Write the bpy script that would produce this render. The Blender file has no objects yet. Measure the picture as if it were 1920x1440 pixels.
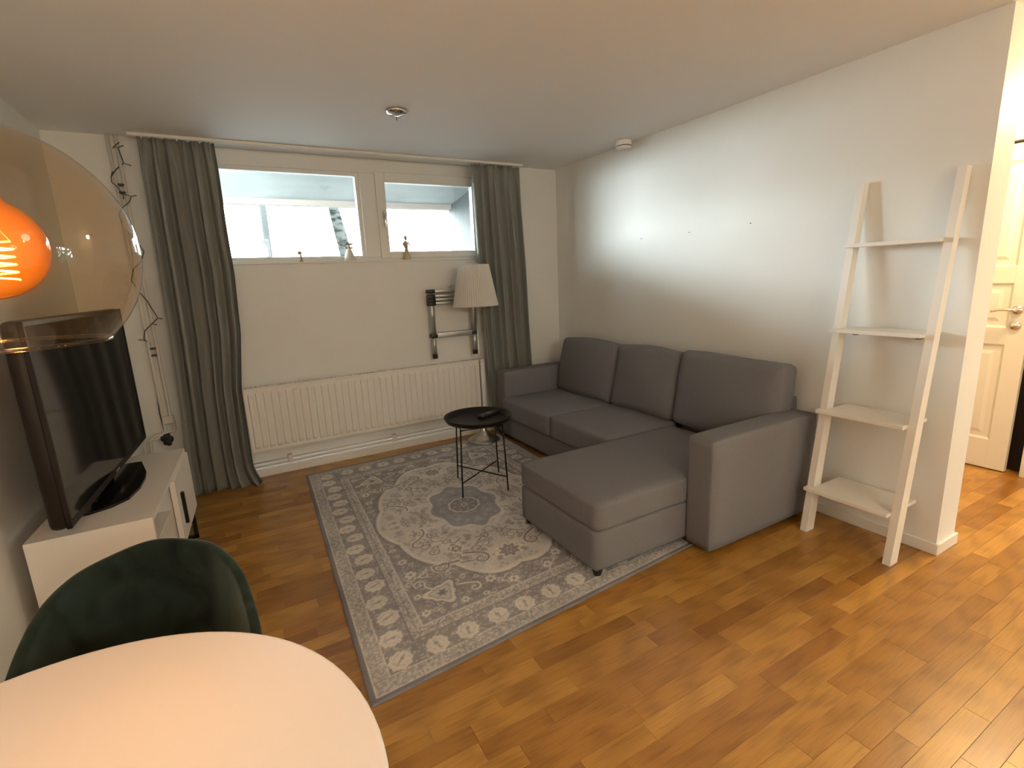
import bpy, bmesh, math, random
import numpy as np
from mathutils import Vector, Matrix
random.seed(7)
rng = np.random.default_rng(11)
sc = bpy.context.scene
COL = sc.collection
PI = math.pi

# ------------------------------------------------------------------ camera
F_PX, YAW, PITCH, ROLL, CAM_Z = 933.18, 0.5055, -0.2091, -0.0439, 1.39
cam = bpy.data.cameras.new('camera')
cam.sensor_fit = 'HORIZONTAL'
cam.sensor_width = 36.0
cam.lens = F_PX / 1920 * 36.0
cam.clip_start = 0.02
camo = bpy.data.objects.new('camera', cam)
COL.objects.link(camo)
fwd = Vector((math.sin(YAW)*math.cos(PITCH), math.cos(YAW)*math.cos(PITCH), math.sin(PITCH)))
rgt = Vector((math.cos(YAW), -math.sin(YAW), 0))
up = rgt.cross(fwd)
r2 = math.cos(ROLL)*rgt + math.sin(ROLL)*up
u2 = -math.sin(ROLL)*rgt + math.cos(ROLL)*up
M = Matrix((r2, u2, -fwd)).transposed().to_4x4()
M.translation = Vector((0, 0, CAM_Z))
camo.matrix_world = M
sc.camera = camo

# ------------------------------------------------------------------ colour management, world, lights
sc.view_settings.view_transform = 'Standard'
sc.view_settings.look = 'None'
sc.view_settings.gamma = 1.0
sc.view_settings.use_curve_mapping = False
sc.view_settings.exposure = 0.20
sc.cycles.max_bounces = 10
sc.cycles.diffuse_bounces = 6
sc.cycles.glossy_bounces = 4
sc.cycles.transparent_max_bounces = 16
sc.cycles.caustics_reflective = False
sc.cycles.caustics_refractive = False
sc.cycles.sample_clamp_indirect = 6.0

SKY = 92.0
world = bpy.data.worlds.new('overcast_sky')
sc.world = world
world.use_nodes = True
wn = world.node_tree
bg = wn.nodes['Background']
bg.inputs['Color'].default_value = (0.88, 0.97, 1.0, 1)
bg.inputs['Strength'].default_value = SKY


def portal(name, loc, sx, sz, facing):
    d = bpy.data.lights.new(name, 'AREA')
    d.shape = 'RECTANGLE'; d.size = sx; d.size_y = sz
    d.cycles.is_portal = True
    o = bpy.data.objects.new(name, d); COL.objects.link(o)
    o.location = loc
    o.rotation_euler = (PI/2 * facing, 0, 0)
    return o


def lamp(name, loc, col, power, radius):
    d = bpy.data.lights.new(name, 'POINT')
    d.color = col; d.energy = power; d.shadow_soft_size = radius
    o = bpy.data.objects.new(name, d); COL.objects.link(o)
    o.location = loc
    return o


# portals guide the daylight through the two real window openings
portal('window_portal', (0.93, 4.24, 1.95), 2.34, 0.78, -1)     # shines towards -y
gp = portal('garden_window_portal', (4.40, -1.175, 1.125), 1.15, 1.25, 1)
gp.rotation_euler = (PI/2, 0, PI/2)      # shines towards -x
WARM = (1.0, 0.66, 0.32)
lamp('hall_light', (3.90, 0.79, 2.22), WARM, 86, 0.10)
lamp('kitchen_fill_light', (0.60, -2.5, 2.10), (1.0, 0.90, 0.73), 60, 0.20)  # added unseen fill light, split in two for softer shadows
lamp('kitchen_fill_light', (2.45, -2.2, 2.10), (1.0, 0.90, 0.73), 16, 0.20)
lamp('bulb_light', (-0.235, 0.848, 1.437), (1.0, 0.74, 0.50), 10.5, 0.012)

# ------------------------------------------------------------------ materials
MATS = {}


def nodes(name):
    m = bpy.data.materials.new(name); m.use_nodes = True
    MATS[name] = m
    nt = m.node_tree
    return m, nt, nt.nodes['Principled BSDF']


def N(nt, typ, **kw):
    n = nt.nodes.new(typ)
    for k, v in kw.items():
        setattr(n, k, v)
    return n


def setin(n, **kw):
    for k, v in kw.items():
        n.inputs[k.replace('_', ' ')].default_value = v


def ramp(nt, stops):
    r = N(nt, 'ShaderNodeValToRGB')
    els = r.color_ramp.elements
    els[0].position, els[0].color = stops[0][0], (*stops[0][1], 1)
    els[1].position, els[1].color = stops[-1][0], (*stops[-1][1], 1)
    for p, c in stops[1:-1]:
        e = els.new(p); e.color = (*c, 1)
    return r


def simple(name, col, rough=0.5, metal=0.0, noise=0.0, nscale=40.0, bump=0.0, bscale=200.0, spec=None, coat=0.0):
    m, nt, b = nodes(name)
    b.inputs['Base Color'].default_value = (*col, 1)
    b.inputs['Roughness'].default_value = rough
    b.inputs['Metallic'].default_value = metal
    if spec is not None:
        b.inputs['Specular IOR Level'].default_value = spec
    if coat:
        b.inputs['Coat Weight'].default_value = coat
    geo = N(nt, 'ShaderNodeNewGeometry')
    if noise > 0:
        t = N(nt, 'ShaderNodeTexNoise'); t.inputs['Scale'].default_value = nscale; t.inputs['Detail'].default_value = 4
        nt.links.new(geo.outputs['Position'], t.inputs['Vector'])
        lo = tuple(max(0, c*(1-noise)) for c in col); hi = tuple(min(1, c*(1+noise)) for c in col)
        r = ramp(nt, [(0.3, lo), (0.7, hi)])
        nt.links.new(t.outputs['Fac'], r.inputs['Fac'])
        nt.links.new(r.outputs['Color'], b.inputs['Base Color'])
    if bump > 0:
        t2 = N(nt, 'ShaderNodeTexNoise'); t2.inputs['Scale'].default_value = bscale; t2.inputs['Detail'].default_value = 3
        nt.links.new(geo.outputs['Position'], t2.inputs['Vector'])
        bp = N(nt, 'ShaderNodeBump'); bp.inputs['Strength'].default_value = bump; bp.inputs['Distance'].default_value = 0.002
        nt.links.new(t2.outputs['Fac'], bp.inputs['Height'])
        nt.links.new(bp.outputs['Normal'], b.inputs['Normal'])
    return m


def emit(name, col, strength):
    m, nt, b = nodes(name)
    setin(b, Base_Color=(*col, 1), Emission_Color=(*col, 1), Emission_Strength=strength)
    return m


def schlick(nt, f0=0.04, f90=0.9):
    """two-sided fresnel for single-surface glass"""
    lw = N(nt, 'ShaderNodeLayerWeight'); lw.inputs['Blend'].default_value = 0.5
    pw = N(nt, 'ShaderNodeMath', operation='POWER'); pw.inputs[1].default_value = 4.5
    ma = N(nt, 'ShaderNodeMath', operation='MULTIPLY_ADD'); ma.inputs[1].default_value = f90-f0; ma.inputs[2].default_value = f0
    nt.links.new(lw.outputs['Facing'], pw.inputs[0]); nt.links.new(pw.outputs[0], ma.inputs[0])
    return ma.outputs[0]


def thin_glass(name, tint, gloss=0.04, haze=None):
    """thin pane: tinted transmission plus fresnel reflection"""
    m, nt, b = nodes(name)
    out = nt.nodes['Material Output']
    tr = N(nt, 'ShaderNodeBsdfTransparent'); tr.inputs['Color'].default_value = (*tint, 1)
    gl = N(nt, 'ShaderNodeBsdfGlossy'); gl.inputs['Roughness'].default_value = 0.02
    mx = N(nt, 'ShaderNodeMixShader')
    nt.links.new(schlick(nt, gloss), mx.inputs['Fac'])
    nt.links.new(tr.outputs['BSDF'], mx.inputs[1]); nt.links.new(gl.outputs['BSDF'], mx.inputs[2])
    nt.links.new(mx.outputs['Shader'], out.inputs['Surface'])
    nt.nodes.remove(b)
    return m


simple('wall_paint', (0.775, 0.785, 0.765), 0.52, spec=0.34, noise=0.015, nscale=3, bump=0.12, bscale=160)
simple('ceiling_paint', (0.86, 0.88, 0.89), 0.7, bump=0.08, bscale=90)
simple('white_trim', (0.78, 0.77, 0.73), 0.35)
simple('window_white', (0.74, 0.75, 0.72), 0.4)
simple('radiator_white', (0.80, 0.79, 0.76), 0.35)
simple('pipe_white', (0.74, 0.71, 0.65), 0.35)
simple('bench_white', (0.82, 0.80, 0.76), 0.45)
simple('shelf_white', (0.82, 0.80, 0.75), 0.45)
simple('door_white', (0.70, 0.69, 0.64), 0.35)
simple('table_white', (0.76, 0.75, 0.75), 0.42)
simple('sofa_fabric', (0.190, 0.188, 0.202), 0.95, noise=0.16, nscale=420, bump=0.5, bscale=900, spec=0.2)
simple('curtain_fabric', (0.240, 0.250, 0.232), 0.9, noise=0.10, nscale=260, spec=0.2)
simple('black_metal', (0.007, 0.006, 0.006), 0.38, spec=0.3)
simple('black_plastic', (0.012, 0.012, 0.013), 0.4)
simple('tv_screen_glass', (0.006, 0.006, 0.007), 0.08, spec=0.6)
simple('tv_bezel', (0.014, 0.009, 0.007), 0.45, spec=0.3)
simple('tv_stand_gloss', (0.006, 0.006, 0.006), 0.15)
simple('brushed_steel', (0.55, 0.52, 0.48), 0.28, metal=1.0)
simple('chrome', (0.75, 0.75, 0.75), 0.12, metal=1.0)
simple('aluminium', (0.50, 0.52, 0.50), 0.42, metal=0.7)
simple('door_gap_shade', (0.012, 0.008, 0.008), 0.9)  # near-black colour stands in for the shade behind the ajar door
simple('clay_figure', (0.42, 0.30, 0.21), 0.7, noise=0.2, nscale=30)
simple('white_ceramic', (0.70, 0.68, 0.62), 0.4)
simple('cream_resin', (0.45, 0.36, 0.20), 0.6)
simple('dark_wire', (0.05, 0.045, 0.04), 0.5)
simple('white_plastic', (0.80, 0.78, 0.74), 0.4)
simple('button_grey', (0.35, 0.36, 0.36), 0.5)
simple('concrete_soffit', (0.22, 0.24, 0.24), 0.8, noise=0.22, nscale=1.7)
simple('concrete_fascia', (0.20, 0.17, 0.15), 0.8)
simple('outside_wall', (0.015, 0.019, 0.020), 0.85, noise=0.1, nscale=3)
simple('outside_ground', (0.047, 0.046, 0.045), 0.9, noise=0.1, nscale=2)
simple('facade_white', (0.45, 0.44, 0.42), 0.8)
simple('grey_metal', (0.10, 0.11, 0.12), 0.5)
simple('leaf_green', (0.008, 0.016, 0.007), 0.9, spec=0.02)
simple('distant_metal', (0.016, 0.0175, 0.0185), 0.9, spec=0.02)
simple('hedge_leaf', (0.15, 0.19, 0.12), 0.7)
thin_glass('window_glass', (0.96, 0.98, 0.97))
thin_glass('amber_glass', (0.86, 0.77, 0.65))

# amber bulb: clear orange glass that glows softly
m, nt, b = nodes('bulb_glass')
out = nt.nodes['Material Output']
tr = N(nt, 'ShaderNodeBsdfTransparent'); tr.inputs['Color'].default_value = (1.0, 0.55, 0.18, 1)
gl = N(nt, 'ShaderNodeBsdfGlossy'); gl.inputs['Roughness'].default_value = 0.03
em = N(nt, 'ShaderNodeEmission'); em.inputs['Color'].default_value = (1.0, 0.27, 0.015, 1); em.inputs['Strength'].default_value = 0.5
mx = N(nt, 'ShaderNodeMixShader'); ad = N(nt, 'ShaderNodeAddShader')
nt.links.new(schlick(nt), mx.inputs['Fac'])
nt.links.new(tr.outputs['BSDF'], mx.inputs[1]); nt.links.new(gl.outputs['BSDF'], mx.inputs[2])
nt.links.new(mx.outputs['Shader'], ad.inputs[0]); nt.links.new(em.outputs['Emission'], ad.inputs[1])
lw = N(nt, 'ShaderNodeLayerWeight'); lw.inputs['Blend'].default_value = 0.5
er = N(nt, 'ShaderNodeMapRange'); setin(er, From_Min=0.0, From_Max=0.85, To_Min=0.66, To_Max=0.06)
nt.links.new(lw.outputs['Facing'], er.inputs['Value']); nt.links.new(er.outputs['Result'], em.inputs['Strength'])
nt.links.new(ad.outputs['Shader'], out.inputs['Surface'])
nt.nodes.remove(b)
emit('filament_glow', (1.0, 0.62, 0.22), 9.0)

# lamp shade: translucent cloth
m, nt, b = nodes('shade_cloth')
out = nt.nodes['Material Output']
df = N(nt, 'ShaderNodeBsdfDiffuse'); df.inputs['Color'].default_value = (0.90, 0.88, 0.85, 1)
tl = N(nt, 'ShaderNodeBsdfTranslucent'); tl.inputs['Color'].default_value = (0.90, 0.88, 0.84, 1)
mx = N(nt, 'ShaderNodeMixShader'); mx.inputs['Fac'].default_value = 0.45
nt.links.new(df.outputs['BSDF'], mx.inputs[1]); nt.links.new(tl.outputs['BSDF'], mx.inputs[2])
nt.links.new(mx.outputs['Shader'], out.inputs['Surface'])
nt.nodes.remove(b)

# velvet: dark green pile with crushed patches and sheen
m, nt, b = nodes('green_velvet')
geo = N(nt, 'ShaderNodeNewGeometry')
t = N(nt, 'ShaderNodeTexNoise'); setin(t, Scale=9.0, Detail=5.0, Distortion=1.2)
nt.links.new(geo.outputs['Position'], t.inputs['Vector'])
r = ramp(nt, [(0.32, (0.004, 0.007, 0.006)), (0.5, (0.010, 0.018, 0.015)), (0.72, (0.017, 0.030, 0.026))])
nt.links.new(t.outputs['Fac'], r.inputs['Fac']); nt.links.new(r.outputs['Color'], b.inputs['Base Color'])
setin(b, Roughness=0.9, Specular_IOR_Level=0.15, Sheen_Weight=0.35, Sheen_Roughness=0.4, Sheen_Tint=(0.42, 0.54, 0.50, 1))

# oak parquet: each stave its own tone, grain along x
m, nt, b = nodes('oak_stave')
geo = N(nt, 'ShaderNodeNewGeometry'); oi = N(nt, 'ShaderNodeObjectInfo')
add = N(nt, 'ShaderNodeMath', operation='ADD'); frc = N(nt, 'ShaderNodeMath', operation='FRACT')
nt.links.new(oi.outputs['Random'], add.inputs[0]); nt.links.new(geo.outputs['Random Per Island'], add.inputs[1])
nt.links.new(add.outputs[0], frc.inputs[0])
base = ramp(nt, [(0.0, (0.255, 0.110, 0.020)), (0.18, (0.305, 0.142, 0.027)), (0.5, (0.355, 0.172, 0.034)), (0.8, (0.400, 0.205, 0.042)), (1.0, (0.46, 0.245, 0.056))])
nt.links.new(frc.outputs[0], base.inputs['Fac'])
off = N(nt, 'ShaderNodeCombineXYZ')
mul = N(nt, 'ShaderNodeMath', operation='MULTIPLY'); mul.inputs[1].default_value = 37.0
nt.links.new(frc.outputs[0], mul.inputs[0]); nt.links.new(mul.outputs[0], off.inputs['Z']); nt.links.new(mul.outputs[0], off.inputs['X'])
va = N(nt, 'ShaderNodeVectorMath', operation='ADD')
nt.links.new(geo.outputs['Position'], va.inputs[0]); nt.links.new(off.outputs[0], va.inputs[1])
mp = N(nt, 'ShaderNodeMapping'); mp.inputs['Scale'].default_value = (2.2, 34.0, 1.0)
nt.links.new(va.outputs[0], mp.inputs['Vector'])
g1 = N(nt, 'ShaderNodeTexNoise'); setin(g1, Scale=1.6, Detail=6.0, Roughness=0.6, Distortion=0.5)
nt.links.new(mp.outputs[0], g1.inputs['Vector'])
wv = N(nt, 'ShaderNodeTexWave', wave_type='RINGS', rings_direction='Y'); setin(wv, Scale=0.33, Distortion=7.0, Detail=3.0, Detail_Scale=1.1)
mp2 = N(nt, 'ShaderNodeMapping'); mp2.inputs['Scale'].default_value = (4.0, 26.0, 1.0)
nt.links.new(va.outputs[0], mp2.inputs['Vector']); nt.links.new(mp2.outputs[0], wv.inputs['Vector'])
gm = N(nt, 'ShaderNodeMix', data_type='FLOAT'); gm.inputs['Factor'].default_value = 0.3
nt.links.new(g1.outputs['Fac'], gm.inputs['A']); nt.links.new(wv.outputs['Fac'], gm.inputs['B'])
gr = ramp(nt, [(0.2, (0.70, 0.66, 0.62)), (0.5, (1.0, 1.0, 1.0)), (0.85, (1.13, 1.13, 1.12))])
mp3 = N(nt, 'ShaderNodeMapping'); mp3.inputs['Scale'].default_value = (9.0, 210.0, 1.0)
nt.links.new(va.outputs[0], mp3.inputs['Vector'])
g3 = N(nt, 'ShaderNodeTexNoise'); setin(g3, Scale=1.0, Detail=3.0, Roughness=0.6)
nt.links.new(mp3.outputs[0], g3.inputs['Vector'])
gr3 = ramp(nt, [(0.30, (0.80, 0.77, 0.73)), (0.48, (1.0, 1.0, 1.0)), (0.75, (1.05, 1.05, 1.05))])
nt.links.new(g3.outputs['Fac'], gr3.inputs['Fac'])
mg = N(nt, 'ShaderNodeMix', data_type='RGBA', blend_type='MULTIPLY'); mg.inputs['Factor'].default_value = 1.0
nt.links.new(gm.outputs['Result'], gr.inputs['Fac'])
mm = N(nt, 'ShaderNodeMix', data_type='RGBA', blend_type='MULTIPLY'); mm.inputs['Factor'].default_value = 1.0
nt.links.new(base.outputs['Color'], mg.inputs['A']); nt.links.new(gr3.outputs['Color'], mg.inputs['B'])
nt.links.new(mg.outputs['Result'], mm.inputs['A']); nt.links.new(gr.outputs['Color'], mm.inputs['B'])
nt.links.new(mm.outputs['Result'], b.inputs['Base Color'])
setin(b, Roughness=0.30, Specular_IOR_Level=0.5)
simple('floor_joint', (0.10, 0.040, 0.012), 0.7)

# rug: woven colours stored per vertex, plus fine pile noise
m, nt, b = nodes('rug_weave')
ca = N(nt, 'ShaderNodeVertexColor', layer_name='weave')
geo = N(nt, 'ShaderNodeNewGeometry')
t = N(nt, 'ShaderNodeTexNoise'); setin(t, Scale=260.0, Detail=3.0)
nt.links.new(geo.outputs['Position'], t.inputs['Vector'])
rr = ramp(nt, [(0.3, (0.82, 0.82, 0.82)), (0.7, (1.12, 1.12, 1.12))])
nt.links.new(t.outputs['Fac'], rr.inputs['Fac'])
mm = N(nt, 'ShaderNodeMix', data_type='RGBA', blend_type='MULTIPLY'); mm.inputs['Factor'].default_value = 1.0
nt.links.new(ca.outputs['Color'], mm.inputs['A']); nt.links.new(rr.outputs['Color'], mm.inputs['B'])
nt.links.new(mm.outputs['Result'], b.inputs['Base Color'])
setin(b, Roughness=0.95, Specular_IOR_Level=0.1)
bp = N(nt, 'ShaderNodeBump'); setin(bp, Strength=0.4, Distance=0.002)
nt.links.new(t.outputs['Fac'], bp.inputs['Height']); nt.links.new(bp.outputs['Normal'], b.inputs['Normal'])
simple('rug_edge', (0.20, 0.19, 0.18), 0.95, spec=0.1)

# birch bark
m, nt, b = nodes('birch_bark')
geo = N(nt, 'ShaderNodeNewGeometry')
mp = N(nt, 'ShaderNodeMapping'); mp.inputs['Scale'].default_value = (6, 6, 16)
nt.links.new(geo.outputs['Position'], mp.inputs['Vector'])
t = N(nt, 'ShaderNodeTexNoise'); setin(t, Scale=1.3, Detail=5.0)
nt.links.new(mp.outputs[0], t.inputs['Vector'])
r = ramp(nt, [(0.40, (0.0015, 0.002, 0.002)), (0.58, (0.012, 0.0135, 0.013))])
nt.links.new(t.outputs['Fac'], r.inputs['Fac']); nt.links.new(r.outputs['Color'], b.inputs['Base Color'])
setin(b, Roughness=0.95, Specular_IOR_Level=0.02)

# ------------------------------------------------------------------ geometry helpers


class MB:
    """collects shapes, builds ONE mesh object"""

    def __init__(self):
        self.v = []; self.f = []; self.smooth = []

    def add(self, verts, faces, smooth=False):
        o = len(self.v)
        self.v.extend([tuple(p) for p in verts])
        self.f.extend([tuple(i+o for i in f) for f in faces])
        self.smooth.extend([smooth]*len(faces))
        return self

    def box(self, x0, x1, y0, y1, z0, z1, bev=0.0, seg=1, mat=None):
        bm = bmesh.new()
        bmesh.ops.create_cube(bm, size=1)
        for v in bm.verts:
            v.co = Vector(((x0+x1)/2 + v.co.x*(x1-x0), (y0+y1)/2 + v.co.y*(y1-y0), (z0+z1)/2 + v.co.z*(z1-z0)))
        if bev > 0:
            bmesh.ops.bevel(bm, geom=bm.edges[:], offset=bev, segments=seg, profile=0.5, affect='EDGES')
        if mat is not None:
            bmesh.ops.transform(bm, matrix=mat, verts=bm.verts[:])
        self._bm(bm, bev > 0 and seg > 1)
        return self

    def _bm(self, bm, smooth):
        bm.verts.ensure_lookup_table()
        for i, v in enumerate(bm.verts):
            v.index = i
        self.add([v.co for v in bm.verts], [[v.index for v in f.verts] for f in bm.faces], smooth)
        bm.free()

    def rbox(self, c, s, r, n=10, puff=(0, 0, 0), mat=None, fn=None):
        """soft cushion: rounded box, each side bulged by puff"""
        bm = bmesh.new()
        bmesh.ops.create_cube(bm, size=2)
        bmesh.ops.subdivide_edges(bm, edges=bm.edges[:], cuts=n, use_grid_fill=True)
        h = Vector(s)/2
        for v in bm.verts:
            p = Vector((math.copysign(abs(v.co[i])**0.75, v.co[i]) for i in range(3)))
            q = Vector((p[i]*h[i] for i in range(3)))
            inn = Vector((max(-h[i]+r, min(h[i]-r, q[i])) for i in range(3)))
            d = q-inn
            if d.length > 1e-9:
                m_ = max(abs(d[0]), abs(d[1]), abs(d[2]))
                q = inn + d.normalized()*min(r, m_*1.0 if d.length < 1e-9 else r*min(1, m_/r))
            for i in range(3):
                j, k = (i+1) % 3, (i+2) % 3
                w = max(0, 1-p[j]**2)*max(0, 1-p[k]**2)
                q[i] += p[i]*puff[i]*w
            v.co = q
            if fn:
                fn(v.co, p)
        mt = Matrix.Translation(Vector(c)) @ (mat or Matrix.Identity(4))
        bmesh.ops.transform(bm, matrix=mt, verts=bm.verts[:])
        self._bm(bm, True)
        return self

    def tube(self, pts, r, n=8, cap=True, closed=False):
        pts = [Vector(p) for p in pts]
        rs = r if isinstance(r, (list, tuple)) else [r]*len(pts)
        vs = []; fs = []
        prev = None
        L = len(pts)
        for i, p in enumerate(pts):
            a = pts[i-1] if i > 0 else (pts[-1] if closed else p)
            c = pts[(i+1) % L] if (i < L-1 or closed) else p
            t = (c-a).normalized()
            if prev is None:
                ref = Vector((0, 0, 1)) if abs(t.z) < 0.9 else Vector((1, 0, 0))
                u = t.cross(ref).normalized()
            else:
                u = (prev - t*prev.dot(t)).normalized()
            w = t.cross(u)
            prev = u
            for k in range(n):
                a_ = 2*PI*k/n
                vs.append(p + (u*math.cos(a_)+w*math.sin(a_))*rs[i])
        for i in range(L-1 if not closed else L):
            for k in range(n):
                a0 = i*n+k; a1 = i*n+(k+1) % n; b0 = ((i+1) % L)*n+k; b1 = ((i+1) % L)*n+(k+1) % n
                fs.append((a0, a1, b1, b0))
        if cap and not closed:
            fs.append(tuple(range(n-1, -1, -1))); fs.append(tuple((L-1)*n+k for k in range(n)))
        return self.add(vs, fs, n > 5)

    def lathe(self, prof, c=(0, 0, 0), n=40, rfun=None):
        vs = []; fs = []
        for (r, z) in prof:
            for k in range(n):
                a = 2*PI*k/n
                rr_ = r*(rfun(a, z) if rfun else 1)
                vs.append((c[0]+rr_*math.cos(a), c[1]+rr_*math.sin(a), c[2]+z))
        for i in range(len(prof)-1):
            for k in range(n):
                fs.append((i*n+k, i*n+(k+1) % n, (i+1)*n+(k+1) % n, (i+1)*n+k))
        return self.add(vs, fs, True)

    def disc(self, c, r, n=40, up_=True):
        vs = [(c[0]+r*math.cos(2*PI*k/n), c[1]+r*math.sin(2*PI*k/n), c[2]) for k in range(n)]
        return self.add(vs, [tuple(range(n)) if up_ else tuple(range(n-1, -1, -1))])

    def prism(self, poly, z0, z1):
        n = len(poly)
        vs = [(x, y, z0) for x, y in poly]+[(x, y, z1) for x, y in poly]
        fs = [tuple(range(n-1, -1, -1)), tuple(range(n, 2*n))]+[(i, (i+1) % n, n+(i+1) % n, n+i) for i in range(n)]
        return self.add(vs, fs)

    def build(self, name, mat, parent=None, loc=None):
        me = bpy.data.meshes.new(name)
        me.from_pydata(self.v, [], self.f)
        me.polygons.foreach_set('use_smooth', self.smooth)
        me.update()
        return link(name, me, mat, parent)


def link(name, me, mat, parent=None):
    if mat is not None:
        me.materials.append(MATS[mat])
    o = bpy.data.objects.new(name, me); COL.objects.link(o)
    if parent is not None:
        o.parent = parent
        o.matrix_parent_inverse = Matrix.Translation(-parent.location) if parent.type == 'EMPTY' else Matrix.Identity(4)
    return o


def thing(name, label, cat, loc=(0, 0, 0), group=None):
    o = bpy.data.objects.new(name, None); COL.objects.link(o)
    o.location = loc; o.empty_display_size = 0.1
    o['label'] = label; o['category'] = cat
    if group:
        o['group'] = group
    return o


def tag(o, label, cat, group=None):
    o['label'] = label; o['category'] = cat
    if group:
        o['group'] = group
    return o


def struct(o):
    o['kind'] = 'structure'; return o


def B(name, mat, parent, *a, **k):
    return MB().box(*a, **k).build(name, mat, parent)


# ------------------------------------------------------------------ the room
XL, XR, YB, H, YE, XE = -0.815, 2.798, 4.05, 2.348, 0.921, 2.99
XH, YR, YH = 4.30, -3.2, 2.7          # hall far wall, rear wall, hall end
WX0, WX1, WZ0 = -0.24, 2.10, 1.563    # window opening
struct(B('ceiling', 'ceiling_paint', None, XL-0.2, XH+0.4, YR-0.2, YB+0.25, H, H+0.2))
struct(B('wall_left', 'wall_paint', None, XL-0.15, XL, YR-0.2, YB+0.25, -0.02, H))
w = MB()
w.box(XL, XR+0.2, YB, YB+0.25, -0.02, WZ0)
w.box(XL, WX0, YB, YB+0.25, WZ0, H)
w.box(WX1, XR+0.2, YB, YB+0.25, WZ0, H)
struct(w.build('wall_back', 'wall_paint'))
struct(B('wall_right', 'wall_paint', None, XR, XE, YE, YB, -0.02, H))
struct(B('wall_rear', 'wall_paint', None, XL, XH+0.2, YR-0.2, YR, -0.02, H))
DX = 4.285                            # hall wall plane carrying the door
DY0, DY1, DZ = 1.045, 1.93, 2.075
w = MB()
GY0, GY1, GZ0, GZ1 = -1.75, -0.60, 0.50, 1.75      # garden window opening in the hall wall
w.box(DX, DX+0.15, YR, GY0, -0.02, H); w.box(DX, DX+0.15, GY1, DY0, -0.02, H); w.box(DX, DX+0.15, GY0, GY1, -0.02, GZ0); w.box(DX, DX+0.15, GY0, GY1, GZ1, H); w.box(DX, DX+0.15, DY1, YH, -0.02, H); w.box(DX, DX+0.15, DY0, DY1, DZ, H)
w.box(DX+0.5, DX+0.6, DY0-0.3, DY1+0.3, -0.02, H)
struct(w.build('wall_hall', 'wall_paint'))
struct(B('wall_hall_end', 'wall_paint', None, XE, XH+0.3, YH, YH+0.15, -0.02, H))

# floor: slab with every oak stave laid on it
floor = struct(B('floor', 'floor_joint', None, XL-0.15, XH+0.6, YR-0.2, YB+0.25, -0.05, -0.0015))


def px(p):
    d = Vector(p)-Vector((0, 0, CAM_Z))
    a, b_, c = d.dot(r2), d.dot(u2), d.dot(fwd)
    if c < 0.05:
        return None
    return 960+F_PX*a/c, 720-F_PX*b_/c


ROW = 0.0697
LENS = [0.24, 0.31, 0.38, 0.45, 0.53, 0.61, 0.70]


def stave_mesh(L):
    mb = MB(); g = 0.00035; bv = 0.0005
    x0, x1, y0, y1 = g, L-g, g, ROW-g
    vs = [(x0, y0, -0.008), (x1, y0, -0.008), (x1, y1, -0.008), (x0, y1, -0.008),
          (x0, y0, -bv), (x1, y0, -bv), (x1, y1, -bv), (x0, y1, -bv),
          (x0+bv, y0+bv, 0), (x1-bv, y0+bv, 0), (x1-bv, y1-bv, 0), (x0+bv, y1-bv, 0)]
    fs = [(8, 9, 10, 11)]
    for i in range(4):
        j = (i+1) % 4
        fs.append((i, j, 4+j, 4+i)); fs.append((4+i, 4+j, 8+j, 8+i))
    me = bpy.data.meshes.new('parquet_stave'); me.from_pydata(vs, [], fs); me.update()
    me.materials.append(MATS['oak_stave'])
    return me, vs, fs


SM = {L: stave_mesh(L) for L in LENS}
staves = []
y = 0.625 - 60*ROW
row = 0
while y < YB:
    if y > YR-ROW:
        x = XL - random.random()*0.5
        while x < DX+0.5:
            L = random.choice(LENS)
            if x+L > XL:
                staves.append((x, y, L))
            x += L
    y += ROW


def hidden(cx, cy):
    if 0.36 < cx < 1.9 and 1.62 < cy < 3.85:
        return True          # under the rug
    if cx > 1.9 and cx < 2.8 and cy > 1.55:
        return True          # under the sofa
    if cx > XR and cx < XE and cy > YE:
        return True
    if cx > XE and cy > 1.9:
        return True
    if cx < -0.02 and cy < 1.25:
        return True          # below the table
    return False


def area(s):
    x_, y_, L = s
    q = [px(p) for p in ((x_, y_, 0), (x_+L, y_, 0), (x_+L, y_+ROW, 0), (x_, y_+ROW, 0))]
    if any(p is None for p in q) or hidden(x_+L/2, y_+ROW/2):
        return 0
    if not any(-20 < p[0] < 1940 and -20 < p[1] < 1460 for p in q):
        return 0
    return abs(sum(q[i][0]*q[(i+1) % 4][1]-q[(i+1) % 4][0]*q[i][1] for i in range(4)))/2


staves.sort(key=area, reverse=True)
rest = MB()
for i, (x_, y_, L) in enumerate(staves):
    if i < 298 and area((x_, y_, L)) > 0:
        o = bpy.data.objects.new('parquet_stave', SM[L][0]); COL.objects.link(o)
        o.location = (x_, y_, 0); o.parent = floor
    else:
        rest.add([(a+x_, b_+y_, c) for a, b_, c in SM[L][1]], SM[L][2])
o = rest.build('parquet_field', 'oak_stave', floor); o['kind'] = 'stuff'

# baseboards
struct(B('baseboard_back', 'white_trim', None, XL, XR, YB-0.014, YB, 0, 0.052, bev=0.003))
w = MB()
w.box(XR-0.013, XR, YE-0.013, YB-0.014, 0, 0.058, bev=0.003)
w.box(XR, XE+0.013, YE-0.013, YE, 0, 0.058, bev=0.003)
w.box(XE, XE+0.013, YE, YH, 0, 0.058, bev=0.003)
struct(w.build('baseboard_right', 'white_trim'))
struct(B('baseboard_left', 'white_trim', None, XL, XL+0.013, YR, YB-0.014, 0, 0.055, bev=0.003))
w = MB(); w.box(DX-0.014, DX, YR, DY0-0.07, 0, 0.06, bev=0.003); w.box(DX-0.014, DX, DY1+0.07, YH, 0, 0.06, bev=0.003)
struct(w.build('baseboard_hall', 'white_trim'))

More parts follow.
